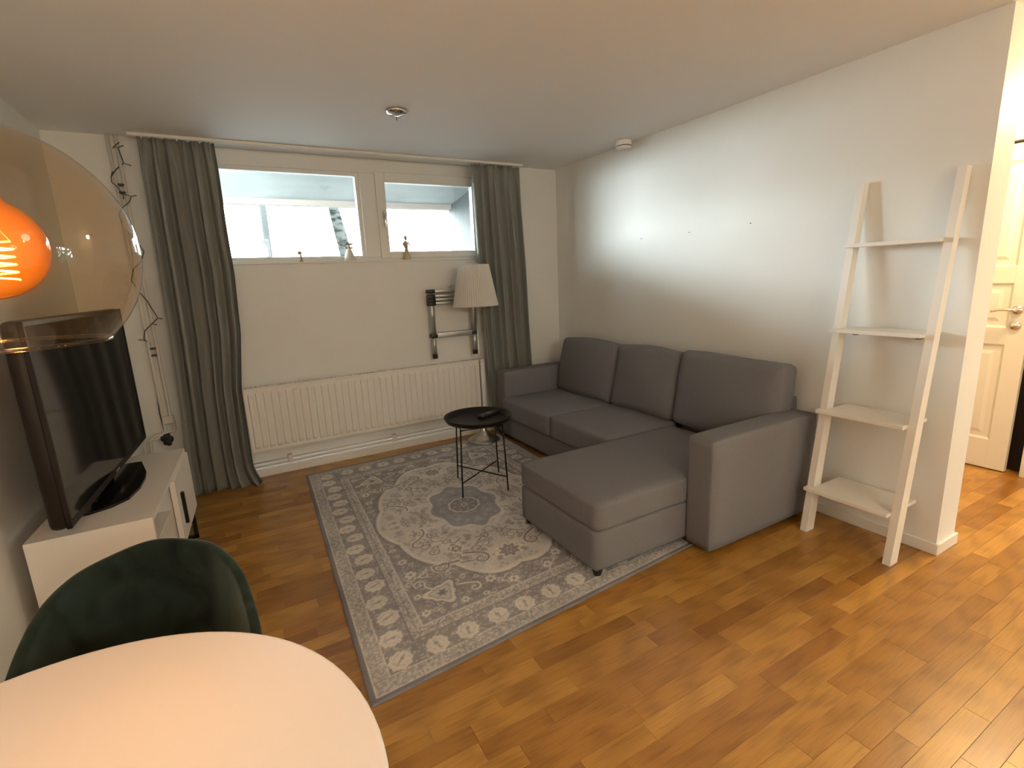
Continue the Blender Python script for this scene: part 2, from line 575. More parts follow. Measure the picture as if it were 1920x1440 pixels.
# ------------------------------------------------------------------ window 1 (window wall)
FY = 4.135     # frame face
k = FY/4.1


def sx(x): return x*k


def sz(z): return CAM_Z+(z-CAM_Z)*k


win = bpy.data.objects.new('window_1', None); COL.objects.link(win); win.location = (0.93, FY, WZ0)
struct(win)
w = MB()
fd = 0.09
w.box(WX0, WX1, FY, FY+fd, WZ0+0.002, sz(1.600), bev=0.003)                 # bottom rail
w.box(WX0, WX1, FY, FY+fd, sz(2.232), H-0.001, bev=0.003)                  # head
w.box(WX0, WX0+0.06, FY, FY+fd, sz(1.600), sz(2.232), bev=0.003)
w.box(WX1-0.06, WX1, FY, FY+fd, sz(1.600), sz(2.232), bev=0.003)
w.box(sx(1.005), sx(1.125), FY, FY+fd, sz(1.600), sz(2.232), bev=0.003)      # mullion
w.build('window_frame', 'window_white', win)


def sash(x0, x1, z0, z1, wd, wb, yo, name='window_sash'):
    s = MB(); ya, yb = FY+yo, FY+yo+0.06
    s.box(x0, x0+wd, ya, yb, z0, z1, bev=0.003); s.box(x1-wd, x1, ya, yb, z0, z1, bev=0.003)
    s.box(x0+wd, x1-wd, ya, yb, z0, z0+wb, bev=0.003); s.box(x0+wd, x1-wd, ya, yb, z1-wd, z1, bev=0.003)
    so = s.build(name, 'window_white', win)
    MB().box(x0+wd-0.004, x1-wd+0.004, ya+0.028, ya+0.034, z0+wb-0.004, z1-wd+0.004).build('pane', 'window_glass', so)
    return so


sash(WX0+0.058, sx(1.006), sz(1.596), sz(2.236), 0.030, 0.020, 0.012)
s2 = sash(sx(1.124), WX1-0.058, sz(1.592), sz(2.245), 0.075, 0.052, -0.012)
hx = sx(1.178)
hd = MB().box(hx-0.014, hx+0.014, FY-0.022, FY-0.012, sz(1.89), sz(1.955), bev=0.003)
hd.box(hx-0.009, hx+0.009, FY-0.048, FY-0.034, sz(1.82), sz(1.94), bev=0.004, seg=2)
hd.box(hx-0.007, hx+0.007, FY-0.036, FY-0.02, sz(1.92), sz(1.935))
hd.build('window_handle', 'brushed_steel', s2)
struct(B('trim_1', 'white_trim', None, WX0, WX1, YB-0.012, FY, WZ0, WZ0+0.012, bev=0.003))   # sill board

# window 2 (garden side, to the right of the view)
win2 = bpy.data.objects.new('window_2', None); COL.objects.link(win2); win2.location = (DX, -1.175, GZ0); struct(win2)
w = MB()
for a in (GY0, GY0+0.365, GY0+0.73, GY1-0.055):
    w.box(DX+0.05, DX+0.11, a, a+0.055, GZ0, GZ1)
w.box(DX+0.05, DX+0.11, GY0, GY1, GZ0, GZ0+0.055); w.box(DX+0.05, DX+0.11, GY0, GY1, GZ1-0.055, GZ1)
w.build('window_frame', 'window_white', win2)
MB().box(DX+0.077, DX+0.083, GY0+0.02, GY1-0.02, GZ0+0.02, GZ1-0.02).build('pane', 'window_glass', win2)

# ------------------------------------------------------------------ outside
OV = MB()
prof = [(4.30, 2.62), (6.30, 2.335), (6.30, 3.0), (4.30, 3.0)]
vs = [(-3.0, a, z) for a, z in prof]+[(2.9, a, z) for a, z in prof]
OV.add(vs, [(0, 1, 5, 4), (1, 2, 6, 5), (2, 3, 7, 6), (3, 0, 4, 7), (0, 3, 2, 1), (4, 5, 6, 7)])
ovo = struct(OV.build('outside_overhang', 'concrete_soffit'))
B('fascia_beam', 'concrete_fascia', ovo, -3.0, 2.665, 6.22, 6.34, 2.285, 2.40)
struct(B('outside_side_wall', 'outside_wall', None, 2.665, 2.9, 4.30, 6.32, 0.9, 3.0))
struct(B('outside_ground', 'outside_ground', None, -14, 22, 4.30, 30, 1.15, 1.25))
g = MB()
g.box(-14, 22, 21, 22, 1.2, 3.6)
fac = struct(g.build('outside_facade', 'facade_white'))
for i in range(9):
    fx = -12+i*3.6
    for zz in (1.9,):
        B('facade_window', 'window_glass', fac, fx, fx+1.3, 20.95, 21.02, zz, zz+1.4)
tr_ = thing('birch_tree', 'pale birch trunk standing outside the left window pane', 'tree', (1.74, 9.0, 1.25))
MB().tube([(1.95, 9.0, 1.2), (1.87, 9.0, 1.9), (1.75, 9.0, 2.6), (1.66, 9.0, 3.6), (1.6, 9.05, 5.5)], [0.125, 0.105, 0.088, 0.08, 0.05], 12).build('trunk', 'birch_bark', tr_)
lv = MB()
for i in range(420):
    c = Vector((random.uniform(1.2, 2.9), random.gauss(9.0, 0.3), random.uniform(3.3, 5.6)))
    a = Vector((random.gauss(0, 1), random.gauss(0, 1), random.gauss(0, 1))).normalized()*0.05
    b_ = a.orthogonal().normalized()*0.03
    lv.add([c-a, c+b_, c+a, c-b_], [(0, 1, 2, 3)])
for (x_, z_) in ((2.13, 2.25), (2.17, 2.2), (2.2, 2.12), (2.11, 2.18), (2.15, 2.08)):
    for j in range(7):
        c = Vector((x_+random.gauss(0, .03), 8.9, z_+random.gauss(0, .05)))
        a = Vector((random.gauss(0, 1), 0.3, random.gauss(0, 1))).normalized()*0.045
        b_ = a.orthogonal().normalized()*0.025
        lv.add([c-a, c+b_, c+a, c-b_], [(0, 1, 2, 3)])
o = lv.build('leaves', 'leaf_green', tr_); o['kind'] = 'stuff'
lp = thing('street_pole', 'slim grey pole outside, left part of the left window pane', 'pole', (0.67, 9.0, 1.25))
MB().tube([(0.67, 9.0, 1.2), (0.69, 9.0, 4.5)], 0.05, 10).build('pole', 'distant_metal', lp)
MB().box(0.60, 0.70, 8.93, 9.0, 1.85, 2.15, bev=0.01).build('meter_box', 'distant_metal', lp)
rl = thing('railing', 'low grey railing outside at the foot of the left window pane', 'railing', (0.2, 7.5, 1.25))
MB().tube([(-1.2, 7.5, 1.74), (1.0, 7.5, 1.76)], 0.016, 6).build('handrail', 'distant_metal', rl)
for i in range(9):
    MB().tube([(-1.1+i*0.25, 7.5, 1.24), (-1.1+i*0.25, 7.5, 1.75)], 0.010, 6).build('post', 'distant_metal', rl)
# garden side: hedge seen only in reflections
hg = MB()
for i in range(1900):
    c = Vector((random.uniform(6.0, 7.2), random.uniform(-5.5, 2.5), random.uniform(0.0, 3.6)))
    a = Vector((random.gauss(0, 1), random.gauss(0, 1), random.gauss(0, 1))).normalized()*0.20
    b_ = a.orthogonal().normalized()*0.12
    hg.add([c-a, c+b_, c+a, c-b_], [(0, 1, 2, 3)])
o = hg.build('garden_hedge', 'hedge_leaf'); tag(o, 'green hedge outside the garden window, seen as a reflection in the globe', 'hedge'); o['kind'] = 'stuff'
struct(B('outside_garden', 'outside_ground', None, 4.5, 16, -12, 4.2, -0.3, -0.1))

# ------------------------------------------------------------------ curtains and rail
rail = B('curtain_rail', 'white_trim', None, -0.39, 2.37, 3.915, 3.940, 2.326, 2.347, bev=0.004)
tag(rail, 'long white curtain rail along the ceiling above the window', 'curtain rail')


def interp(pts, z):
    pts = sorted(pts)
    zs = [p[0] for p in pts]; xs = [p[1] for p in pts]
    return float(np.interp(z, zs, xs))


def curtain(name, label, left, right, ztop, zbot, y0, folds, seed, amp, hem=None):
    R_ = random.Random(seed)
    nu, nv = 220, 60
    ph = [R_.uniform(-0.5, 0.5) for _ in range(8)]
    vs = []; fs = []
    for j in range(nv+1):
        t_ = j/nv
        z = ztop+(zbot-ztop)*t_
        xl, xr = interp(left, z), interp(right, z)
        for i in range(nu+1):
            u = i/nu
            uu = u + 0.018*math.sin(2*PI*u*3+ph[0]) + 0.010*math.sin(2*PI*u*7.3+ph[1]+t_*1.2)
            x = xl+(xr-xl)*u
            ph_ = 2*PI*folds*uu + 0.6*math.sin(t_*2.2+ph[2]+u*4)
            grow = 0.55+0.45*min(1, t_*3.0)
            big = math.sin(ph_)
            d = amp*grow*(0.75*big+0.28*math.sin(ph_*2+ph[3]) + 0.22*math.sin(2*PI*folds*0.5*uu+ph[4]))
            if t_ < 0.09:     # pinch pleats
                kk = 1-t_/0.09
                d = d*(1-0.5*kk)+0.010*kk*math.sin(2*PI*folds*2*u)
            x += 0.35*amp*grow*math.cos(ph_)*math.sin(PI*u)**0.5
            yy = y0-d
            zz = z
            if hem:
                hx_, hy_, hz_ = hem(u, t_)
                x += hx_; yy += hy_; zz += hz_
            if j == nv:
                zz = max(zz, zbot+0.012*max(0, math.sin(ph_*0.5+1)))
            vs.append((x, yy, zz))
    for j in range(nv):
        for i in range(nu):
            a = j*(nu+1)+i
            fs.append((a, a+1, a+nu+2, a+nu+1))
    root = thing(name, label, 'curtain', ((left[0][1]+right[0][1])/2, y0, 0))
    o = MB().add(vs, fs, True).build('curtain_cloth', 'curtain_fabric', root)
    md = o.modifiers.new('thickness', 'SOLIDIFY'); md.thickness = 0.002; md.offset = 0
    xl, xr = interp(left, ztop), interp(right, ztop)
    for i in range(7):
        hx_ = xl+0.02+(xr-xl-0.04)*i/6
        MB().tube([(hx_, y0, ztop-0.01), (hx_, y0, ztop+0.004), (hx_, y0-0.003, ztop+0.016)], 0.003, 6).build('curtain_hook', 'white_plastic', root)
    return root


def hemL(u, t_):
    if t_ < 0.93:
        return 0, 0, 0
    q = (t_-0.93)/0.07
    kx = max(0, (u-0.45)/0.55)
    return 0.055*q*q*kx, -0.05*q*q*(0.3+kx), 0.0


curtain('curtain', 'dark grey-green curtain left of the window, pooling on the floor beside the TV bench',
        [(2.30, -0.339), (1.88, -0.348), (1.08, -0.361), (0.65, -0.37), (0.3, -0.388), (0, -0.392)],
        [(2.30, 0.063), (2.12, 0.066), (1.79, 0.062), (1.5, 0.066), (1.1, 0.048), (0.7, -0.002), (0.3, -0.006), (0, 0.0)],
        2.322, 0.006, 3.925, 6.0, 5, 0.046, hemL)
curtain('curtain', 'dark grey-green curtain right of the window, hanging behind the sofa and floor lamp',
        [(2.30, 1.895), (1.93, 1.901), (1.54, 1.903), (1.04, 1.923), (0.56, 1.943), (0.2, 1.962), (0, 1.965)],
        [(2.30, 2.348), (1.94, 2.360), (1.48, 2.382), (1.0, 2.392), (0.6, 2.408), (0, 2.42)],
        2.322, 0.01, 3.955, 6.6, 9, 0.034)

# ------------------------------------------------------------------ radiator, pipes
RX0, RX1, RZ0, RZ1, RY = 0.0, 1.916, 0.218, 0.700, 3.945
rad = thing('radiator', 'long white ribbed panel radiator on the wall below the window', 'radiator', (0.95, 4.0, 0.2))
nr = 38
pw = (RX1-RX0-0.03)/nr
vs = []; fs = []
prof = []
for i in range(nr):
    x0 = RX0+0.015+i*pw
    prof += [(x0, 0.0), (x0+pw*0.26, 0.0), (x0+pw*0.38, 0.011), (x0+pw*0.88, 0.011)]
prof.append((RX0+0.015+nr*pw, 0.0))
rows = [(RZ0+0.006, 0), (RZ0+0.03, 0), (RZ0+0.045, 1), (RZ1-0.05, 1), (RZ1-0.035, 0), (RZ1-0.004, 0)]
for z, kz in rows:
    for x, d in prof:
        vs.append((x, RY+0.011-d*kz if kz else RY+0.011, z))
n = len(prof)
for j in range(len(rows)-1):
    for i in range(n-1):
        fs.append((j*n+i, j*n+i+1, (j+1)*n+i+1, (j+1)*n+i))
MB().add(vs, fs, False).build('ribbed_panel', 'radiator_white', rad)
for x in (RX0, RX1-0.018):
    MB().box(x, x+0.018, RY+0.004, RY+0.075, RZ0, RZ1, bev=0.003).build('side_cover', 'radiator_white', rad)
w = MB()
w.box(RX0+0.01, RX1-0.01, RY+0.004, RY+0.016, RZ1-0.012, RZ1+0.001, bev=0.002)
for i in range(60):
    a = RX0+0.02+i*(RX1-RX0-0.04)/60
    w.box(a, a+0.012, RY+0.016, RY+0.072, RZ1-0.006, RZ1)
w.build('top_grille', 'radiator_white', rad)
MB().box(RX0+0.018, RX1-0.018, RY+0.055, RY+0.066, RZ0+0.02, RZ1-0.02).build('rear_panel', 'radiator_white', rad)
for x in (0.3, 1.6):
    MB().box(x-0.02, x+0.02, RY+0.06, YB-0.002, RZ0+0.08, RZ1-0.06).build('wall_bracket', 'radiator_white', rad)

hp = thing('heating_pipe', 'pair of white heating pipes along the wall above the baseboard', 'pipe', (0.8, 4.0, 0.1))
for z in (0.128, 0.096):
    MB().tube([(-0.72, 4.012, z-0.012), (2.75, 4.012, z)], 0.009, 10).build('pipe', 'pipe_white', hp)
for x in (0.252, 1.065):
    MB().box(x-0.016, x+0.016, 3.996, YB-0.014, 0.085, 0.150, bev=0.004).build('pipe_clip', 'pipe_white', hp)

rp = thing('riser_pipe', 'pair of thin white riser pipes on the back wall left of the curtain', 'pipe', (-0.47, 4.02, 0.0))
MB().tube([(-0.497, 4.02, H-0.002), (-0.491, 4.02, 0.50), (-0.492, 4.02, 0.47), (-0.51, 4.02, 0.455), (-0.555, 4.02, 0.452), (-0.578, 4.02, 0.435), (-0.587, 4.02, 0.40), (-0.587, 4.02, 0.12)], 0.010, 10).build('pipe', 'pipe_white', rp)
MB().tube([(-0.457, 4.02, H-0.002), (-0.448, 4.02, 0.575), (-0.436, 4.02, 0.545), (-0.436, 4.02, 0.49), (-0.444, 4.02, 0.468), (-0.48, 4.02, 0.463), (-0.545, 4.02, 0.43), (-0.612, 4.02, 0.42), (-0.625, 4.02, 0.40), (-0.627, 4.02, 0.12)], 0.010, 10).build('pipe', 'pipe_white', rp)
MB().box(-0.497, -0.430, 3.998, 4.035, 0.52, 0.575, bev=0.006).build('pipe_joint', 'pipe_white', rp)
for z in (2.035, 1.015):
    for dz in (-0.028, 0.018):
        MB().box(-0.488, -0.456, 4.0, YB-0.001, z+dz, z+dz+0.010).build('pipe_clamp', 'dark_wire', rp)

ls = thing('string_lights', 'thin dark string of lights wound around the white riser pipes', 'string lights', (-0.47, 4.0, 1.6))
wire = [(-0.44, 3.995, 2.30), (-0.476, 3.99, 2.264), (-0.45, 3.985, 2.268), (-0.442, 3.99, 2.22), (-0.437, 4.0, 2.182), (-0.462, 4.03, 2.17), (-0.48, 4.0, 2.145), (-0.512, 3.995, 2.10), (-0.514, 3.995, 2.067), (-0.492, 3.99, 2.043), (-0.47, 3.99, 2.0),
        (-0.43, 3.995, 1.99), (-0.444, 3.99, 1.955), (-0.479, 3.985, 1.925), (-0.512, 4.0, 1.88), (-0.50, 4.03, 1.80), (-0.45, 4.035, 1.72), (-0.42, 4.0, 1.66), (-0.44, 3.99, 1.60), (-0.49, 3.985, 1.55), (-0.515, 4.0, 1.48), (-0.49, 4.03, 1.41), (-0.45, 3.995, 1.345),
        (-0.439, 3.99, 1.31), (-0.42, 3.99, 1.257), (-0.412, 3.99, 1.235), (-0.45, 3.985, 1.201), (-0.494, 3.985, 1.159), (-0.506, 3.99, 1.115), (-0.505, 3.99, 1.098), (-0.485, 4.03, 1.08), (-0.49, 4.03, 0.9), (-0.507, 4.03, 0.6), (-0.497, 4.02, 0.45)]
MB().tube(wire, 0.0028, 6).build('wire', 'dark_wire', ls)
for i, (a, d) in enumerate([((-0.45, 3.985, 2.268), (0.03, 0, 0.012)), ((-0.437, 4.0, 2.182), (0.035, 0, -0.012)), ((-0.512, 3.995, 2.10), (0.012, 0, 0.03)), ((-0.43, 3.995, 1.99), (0.028, -0.005, 0.004)), ((-0.412, 3.99, 1.235), (0.022, 0, -0.006)), ((-0.45, 3.985, 1.201), (0.028, 0, -0.008)), ((-0.506, 3.99, 1.10), (-0.03, 0, 0.004)), ((-0.47, 3.99, 2.0), (0.0, -0.01, -0.03))]):
    a = Vector(a); d = Vector(d)
    MB().tube([a, a+d*0.6, a+d], [0.0022, 0.0028, 0.0035], 6).build('light_tip', 'dark_wire', ls)
ad_ = thing('plug_adapter', 'small black plug adapter cluster hanging at the bottom of the string lights', 'plug', (-0.494, 4.0, 0.40))
w = MB()
for (x, z, r_) in ((-0.508, 0.425, 0.018), (-0.49, 0.435, 0.020), (-0.474, 0.412, 0.019), (-0.495, 0.398, 0.020), (-0.482, 0.385, 0.014)):
    w.rbox((x, 4.015, z), (r_*2, 0.04, r_*2), r_*0.6, 4)
w.build('adapter_body', 'black_plastic', ad_)
MB().tube([(-0.497, 4.02, 0.45), (-0.496, 4.015, 0.43)], 0.004, 6).build('cord', 'black_plastic', ad_)

# ------------------------------------------------------------------ telescopic ladder hung on the wall
tl_ = thing('telescopic_ladder', 'folded aluminium telescopic ladder hanging on the wall behind the floor lamp', 'ladder', (1.65, 4.0, 0.76))
LX0, LX1, LY = 1.477, 1.856, 4.0
for X in (LX0, LX1):
    side = -1 if X == LX0 else 1
    MB().tube([(X, LY, 0.775), (X, LY, 0.96)], 0.019, 16).build('lower_tube', 'aluminium', tl_)
    MB().tube([(X, LY, 0.96), (X, LY, 1.31)], 0.023, 16).build('upper_tube', 'aluminium', tl_)
    MB().tube([(X, LY, 0.748), (X, LY, 0.785)], 0.022, 16).build('rubber_foot', 'black_plastic', tl_)
    MB().box(X-0.030, X+0.030, LY-0.028, LY+0.028, 0.925, 0.955, bev=0.006, seg=2).build('collar', 'black_plastic', tl_)
    for i, z in enumerate((1.208, 1.238, 1.268, 1.312)):
        MB().box(X-0.032, X+0.032, LY-0.030, LY+0.030, z-0.013, z+0.015, bev=0.005, seg=2).build('collar', 'black_plastic', tl_)
for z, h_ in ((0.945, 0.022), (1.213, 0.013), (1.243, 0.013), (1.273, 0.013), (1.312, 0.015)):
    MB().box(LX0+0.02, LX1-0.02, LY-0.022, LY+0.018, z-h_, z+h_, bev=0.006, seg=2).build('rung', 'aluminium', tl_)
MB().tube([(1.66, YB, 1.345), (1.66, 3.99, 1.345), (1.66, 3.985, 1.36)], 0.005, 8).build('wall_hook', 'brushed_steel', tl_)

# ------------------------------------------------------------------ rug with woven pattern
RW, RL, CELL = 1.72, 2.40, 0.004
nq_u, nq_v = int(RW/2/CELL), int(RL/2/CELL)
# quarter pattern: a = distance from left edge, c = distance from front edge (both to the centre)
ua = (np.arange(nq_u)+0.5)*CELL
va_ = (np.arange(nq_v)+0.5)*CELL
A, Cc = np.meshgrid(ua, va_, indexing='ij')
PXc, PYc = RW/2-A, RL/2-Cc           # offsets from the rug's centre
DARK, TAUPE, MID, LIGHT, CREAM, GREY, BLUE = [np.array(c) for c in (
    (0.190, 0.180, 0.178), (0.250, 0.235, 0.224), (0.315, 0.298, 0.276), (0.405, 0.385, 0.358), (0.460, 0.432, 0.380), (0.225, 0.214, 0.208), (0.245, 0.243, 0.247))]
img = np.zeros((nq_u, nq_v, 3))
edge = np.minimum(A, Cc)
noi = rng.random((nq_u//2+1, nq_v//2+1)).repeat(2, 0).repeat(2, 1)[:nq_u, :nq_v]
noi2 = rng.random((nq_u//5+1, nq_v//5+1)).repeat(5, 0).repeat(5, 1)[:nq_u, :nq_v]


def put(mask, col, a=1.0):
    mk = (mask*a)[..., None] if mask.dtype != bool else mask[..., None]*a
    img[:] = img*(1-mk)+col*mk


put(edge < 9, MID)
put(edge < 0.024, DARK)
put((edge >= 0.024) & (edge < 0.030), CREAM)
put((edge >= 0.030) & (edge < 0.088), MID)
put((edge >= 0.030) & (edge < 0.088) & (noi < 0.34), GREY, 0.55)
put((edge >= 0.030) & (edge < 0.088) & (noi > 0.70), CREAM, 0.5)
put((edge >= 0.088) & (edge < 0.093), CREAM)
put((edge >= 0.093) & (edge < 0.212), TAUPE)
put((edge >= 0.093) & (edge < 0.212) & (noi > 0.80), LIGHT, 0.6)
put((edge >= 0.093) & (edge < 0.212) & (noi2 > 0.86), GREY, 0.8)
put((edge >= 0.212) & (edge < 0.220), GREY)
put((edge >= 0.220) & (edge < 0.272), MID)
put((edge >= 0.220) & (edge < 0.272) & (noi > 0.7), LIGHT)
put((edge >= 0.220) & (edge < 0.272) & (noi < 0.22), TAUPE)
put((edge >= 0.272) & (edge < 0.280), LIGHT)
put((edge >= 0.245) & (edge < 0.249), GREY)


def leaf(cx, cy, ang, R_, col=CREAM, dark=TAUPE):
    dx, dy = A-cx, Cc-cy
    x = dx*math.cos(ang)+dy*math.sin(ang); y_ = -dx*math.sin(ang)+dy*math.cos(ang)
    th = np.arctan2(y_, x); rd = np.hypot(x, y_)
    prof = R_*(0.80+0.16*np.cos(th)+0.10*np.abs(np.cos(th*0.5))**9+0.055*np.cos(9*th)+0.03*np.cos(17*th))*(0.94)
    put(rd < prof*1.10, GREY, 0.55)
    put(rd < prof, col, 0.85)
    put((np.abs(y_) < 0.003+0.002*(x > 0)) & (rd < prof*0.55), dark, 0.8)
    put((rd < R_*0.16), dark, 0.7)
    put((rd < prof*0.7) & (rd > prof*0.55) & (noi > 0.5), MID, 0.7)


for i in range(9):
    leaf(0.152, 0.152+0.131*i, PI if i % 2 else 0.3 if i else PI*1.25, 0.061)
for i in range(1, 6):
    leaf(0.152+0.1416*i, 0.152, -PI/2+((0.25 if i % 2 else -0.2) if i < 5 else 0), 0.061)


def flower(cx, cy, R_, c0, c1, c2, lob=6, ph=0.0):
    dx, dy = A-cx, Cc-cy
    th = np.arctan2(dy, dx)+ph; rd = np.hypot(dx, dy)
    prof = R_*(0.85+0.15*np.cos(lob*th))
    put(rd < prof, c0); put(rd < prof*0.74, c1); put(rd < prof*0.36, c2)


def stroke(pts, wd, col, outline=None, ow=1.9, taper=True):
    P = np.array(pts)
    dmin = np.full(A.shape, 9.0)
    for i in range(len(P)-1):
        p, q = P[i], P[i+1]
        d = q-p; L2 = d@d+1e-12
        t_ = np.clip(((A-p[0])*d[0]+(Cc-p[1])*d[1])/L2, 0, 1)
        dd = np.hypot(A-p[0]-t_*d[0], Cc-p[1]-t_*d[1])
        kk = 1-0.55*((i+t_)/(len(P)-1)) if taper else 1
        dmin = np.minimum(dmin, dd/kk)
    if outline is not None:
        put(dmin < wd*ow, outline)
    put(dmin < wd, col)


def spiral(cx, cy, r0, a0, turns, tail, flip=1):
    pts = []
    n_ = 26
    for i in range(n_):
        s = i/(n_-1)
        r_ = r0*(1-0.85*s); a = a0+flip*turns*2*PI*s
        pts.append((cx+r_*math.cos(a), cy+r_*math.sin(a)))
    if tail:
        t0 = pts[0]
        pts = [(t0[0]+tail[0]*(1-j/5)+0.25*tail[1]*math.sin(PI*j/5), t0[1]+tail[1]*(1-j/5)) for j in range(5)]+pts
    return pts


R3 = random.Random(3)
field = edge >= 0.280
put(field, TAUPE)
put(field & (noi > 0.82), LIGHT, 0.5)
put(field & (noi2 < 0.10), GREY, 0.8)
for i in range(110):
    flower(R3.uniform(0.29, RW/2), R3.uniform(0.29, RL/2), R3.uniform(0.007, 0.020), *((CREAM, MID, TAUPE) if i % 2 else (GREY, MID, GREY)), R3.choice((4, 5, 6)), R3.random()*6)
    if i % 3 == 0:
        stroke(spiral(R3.uniform(0.30, 0.80), R3.uniform(0.30, 1.1), R3.uniform(0.018, 0.032), R3.random()*6, 1.1, (R3.uniform(-.07, .07), R3.uniform(-.07, .07)), R3.choice((-1, 1))), 0.0042, LIGHT, GREY, 1.7)
# lobed light field around the centre
th = np.arctan2(PYc/0.86, PXc/0.60)
rad_ = np.hypot(PXc/0.60, PYc/0.86)
lobe = 0.80+0.055*np.abs(np.cos(5*th))+0.07*np.abs(np.sin(th))**6+0.05*np.abs(np.cos(th))**6
put(field & (rad_ < lobe+0.060), GREY, 0.6)
put(field & (rad_ < lobe+0.036), CREAM)
put(field & (rad_ < lobe), LIGHT)
put(field & (rad_ < lobe) & (noi > 0.80), CREAM, 0.6)
put(field & (rad_ < lobe) & (noi2 < 0.16), MID, 0.8)
# motifs inside the light field
for i in range(120):
    cx = R3.uniform(0.30, RW/2); cy = R3.uniform(0.34, RL/2)
    rr3 = math.hypot((RW/2-cx)/0.60, (RL/2-cy)/0.86)
    if 0.40 < rr3 < 0.80:
        if i % 3 == 0:
            flower(cx, cy, R3.uniform(0.018, 0.034), TAUPE, LIGHT, GREY, R3.choice((5, 6, 8)), R3.random()*6)
        elif i % 3 == 1:
            flower(cx, cy, R3.uniform(0.010, 0.022), TAUPE, MID, TAUPE, 5, R3.random()*6)
        else:
            stroke(spiral(cx, cy, R3.uniform(0.026, 0.042), R3.random()*6, 1.1, (R3.uniform(-.09, .09), R3.uniform(-.06, .06)), R3.choice((-1, 1))), 0.0062, TAUPE, CREAM, 1.7)
stroke(spiral(0.50, 0.63, 0.050, 2.6, 1.2, (0.13, -0.03)), 0.008, GREY, CREAM, 1.9)
stroke(spiral(0.70, 0.58, 0.045, 0.6, 1.2, (-0.10, 0.07), -1), 0.008, GREY, CREAM, 1.9)
stroke(spiral(0.46, 0.90, 0.045, 1.6, 1.1, (0.06, 0.11)), 0.007, GREY, CREAM, 1.9)
flower(RW/2, 0.56, 0.085, CREAM, TAUPE, CREAM, 8)
flower(RW/2, 0.56, 0.030, GREY, MID, GREY, 6)
flower(0.62, 0.74, 0.046, CREAM, GREY, LIGHT, 6)
# corner spandrels: tulip blossom, scrolls, rosettes
dx, dy = A-0.425, Cc-0.435
x = (dx+dy)*0.7071; y_ = (dy-dx)*0.7071
th2 = np.arctan2(y_, x); rd2 = np.hypot(x, y_)
tul = 0.072*(1+0.22*np.cos(3*th2)+0.10*np.cos(6*th2))
put(rd2 < tul*1.14, GREY); put(rd2 < tul, CREAM); put(rd2 < tul*0.72, MID); put(rd2 < tul*0.60, LIGHT)
put(rd2 < 0.022*(1+0.3*np.cos(6*th2)), GREY)
stroke(spiral(0.345, 0.555, 0.032, 0.0, 1.25, (0.03, -0.08)), 0.0060, CREAM, GREY, 1.7)
stroke(spiral(0.575, 0.385, 0.034, 1.4, 1.25, (-0.07, 0.03), -1), 0.0060, CREAM, GREY, 1.7)
stroke(spiral(0.395, 0.62, 0.026, 3.0, 1.1, (0.05, 0.04)), 0.0050, CREAM, GREY, 1.7)
for (cx, cy, R_) in ((0.335, 0.66, 0.030), (0.665, 0.395, 0.030), (0.315, 0.47, 0.020), (0.50, 0.325, 0.022), (0.33, 0.79, 0.026), (0.76, 0.325, 0.028), (0.315, 0.93, 0.020), (0.60, 0.31, 0.016), (0.315, 0.34, 0.024), (0.38, 0.325, 0.013), (0.44, 0.315, 0.013)):
    flower(cx, cy, R_, CREAM, LIGHT, GREY, 6, cx*9)
# central medallion
rm = np.hypot(PXc/0.21, PYc/0.30)
thm = np.arctan2(PYc/0.30, PXc/0.21)
lm_ = 1.0+0.07*np.cos(8*thm)
put(rm < lm_*1.09, CREAM, 0.5)
put(rm < lm_, BLUE)
put((rm < lm_) & (noi2 > 0.8), MID, 0.45)
for q in range(5):
    a = q*PI/8
    flower(RW/2-0.155*math.cos(a), RL/2-0.225*math.sin(a), 0.017, LIGHT, GREY, MID, 5)
rn = np.hypot(PXc/0.105, PYc/0.105)
thn = np.arctan2(PYc, PXc)
ln = 0.92+0.10*np.abs(np.cos(5*thn))
put(rn < ln, CREAM); put(rn < ln-0.10, GREY)
put((rn < 0.72) & (np.cos(8*thn)*np.cos(rn*10) > 0.25), MID, 0.8)
put(rn < 0.20, LIGHT); put(rn < 0.12, GREY)
# wear: slow brightness drift and soften
low = rng.random((12, 16))
lowi = np.zeros_like(A)
gx = np.linspace(0, 10.99, nq_u); gy = np.linspace(0, 14.99, nq_v)
ix = gx.astype(int); iy = gy.astype(int); fx = (gx-ix)[:, None]; fy = (gy-iy)[None]
lowi = (low[ix][:, iy]*(1-fx)*(1-fy)+low[ix+1][:, iy]*fx*(1-fy)+low[ix][:, iy+1]*(1-fx)*fy+low[ix+1][:, iy+1]*fx*fy)
for _ in range(1):
    img[1:-1, 1:-1] = 0.5*img[1:-1, 1:-1]+0.125*(img[:-2, 1:-1]+img[2:, 1:-1]+img[1:-1, :-2]+img[1:-1, 2:])
img = img*(0.90+0.2*lowi)[..., None]
img = (img*0.86+np.array(MID)*0.14)
mu = img.mean((0, 1))
img = np.clip((mu+(img-mu)*1.55)*np.array((1.50, 1.55, 1.66)), 0.05, 0.9)
full = np.concatenate([img, img[::-1]], 0)
full = np.concatenate([full, full[:, ::-1]], 1)
full = full*(0.93+0.14*rng.random(full.shape[:2]))[..., None]
NU, NV = full.shape[:2]
FL, FR, BR, BL = [np.array(p) for p in ((0.230, 1.484), (1.935, 1.612), (1.995, 3.925), (0.327, 3.859))]
uu = np.linspace(0, 1, NU+1); vv = np.linspace(0, 1, NV+1)
U, V = np.meshgrid(uu, vv, indexing='ij')
P2 = (FL*((1-U)*(1-V))[..., None]+FR*(U*(1-V))[..., None]+BR*(U*V)[..., None]+BL*((1-U)*V)[..., None])
Zr = 0.008+0.0012*np.sin(U*23)*np.sin(V*31)
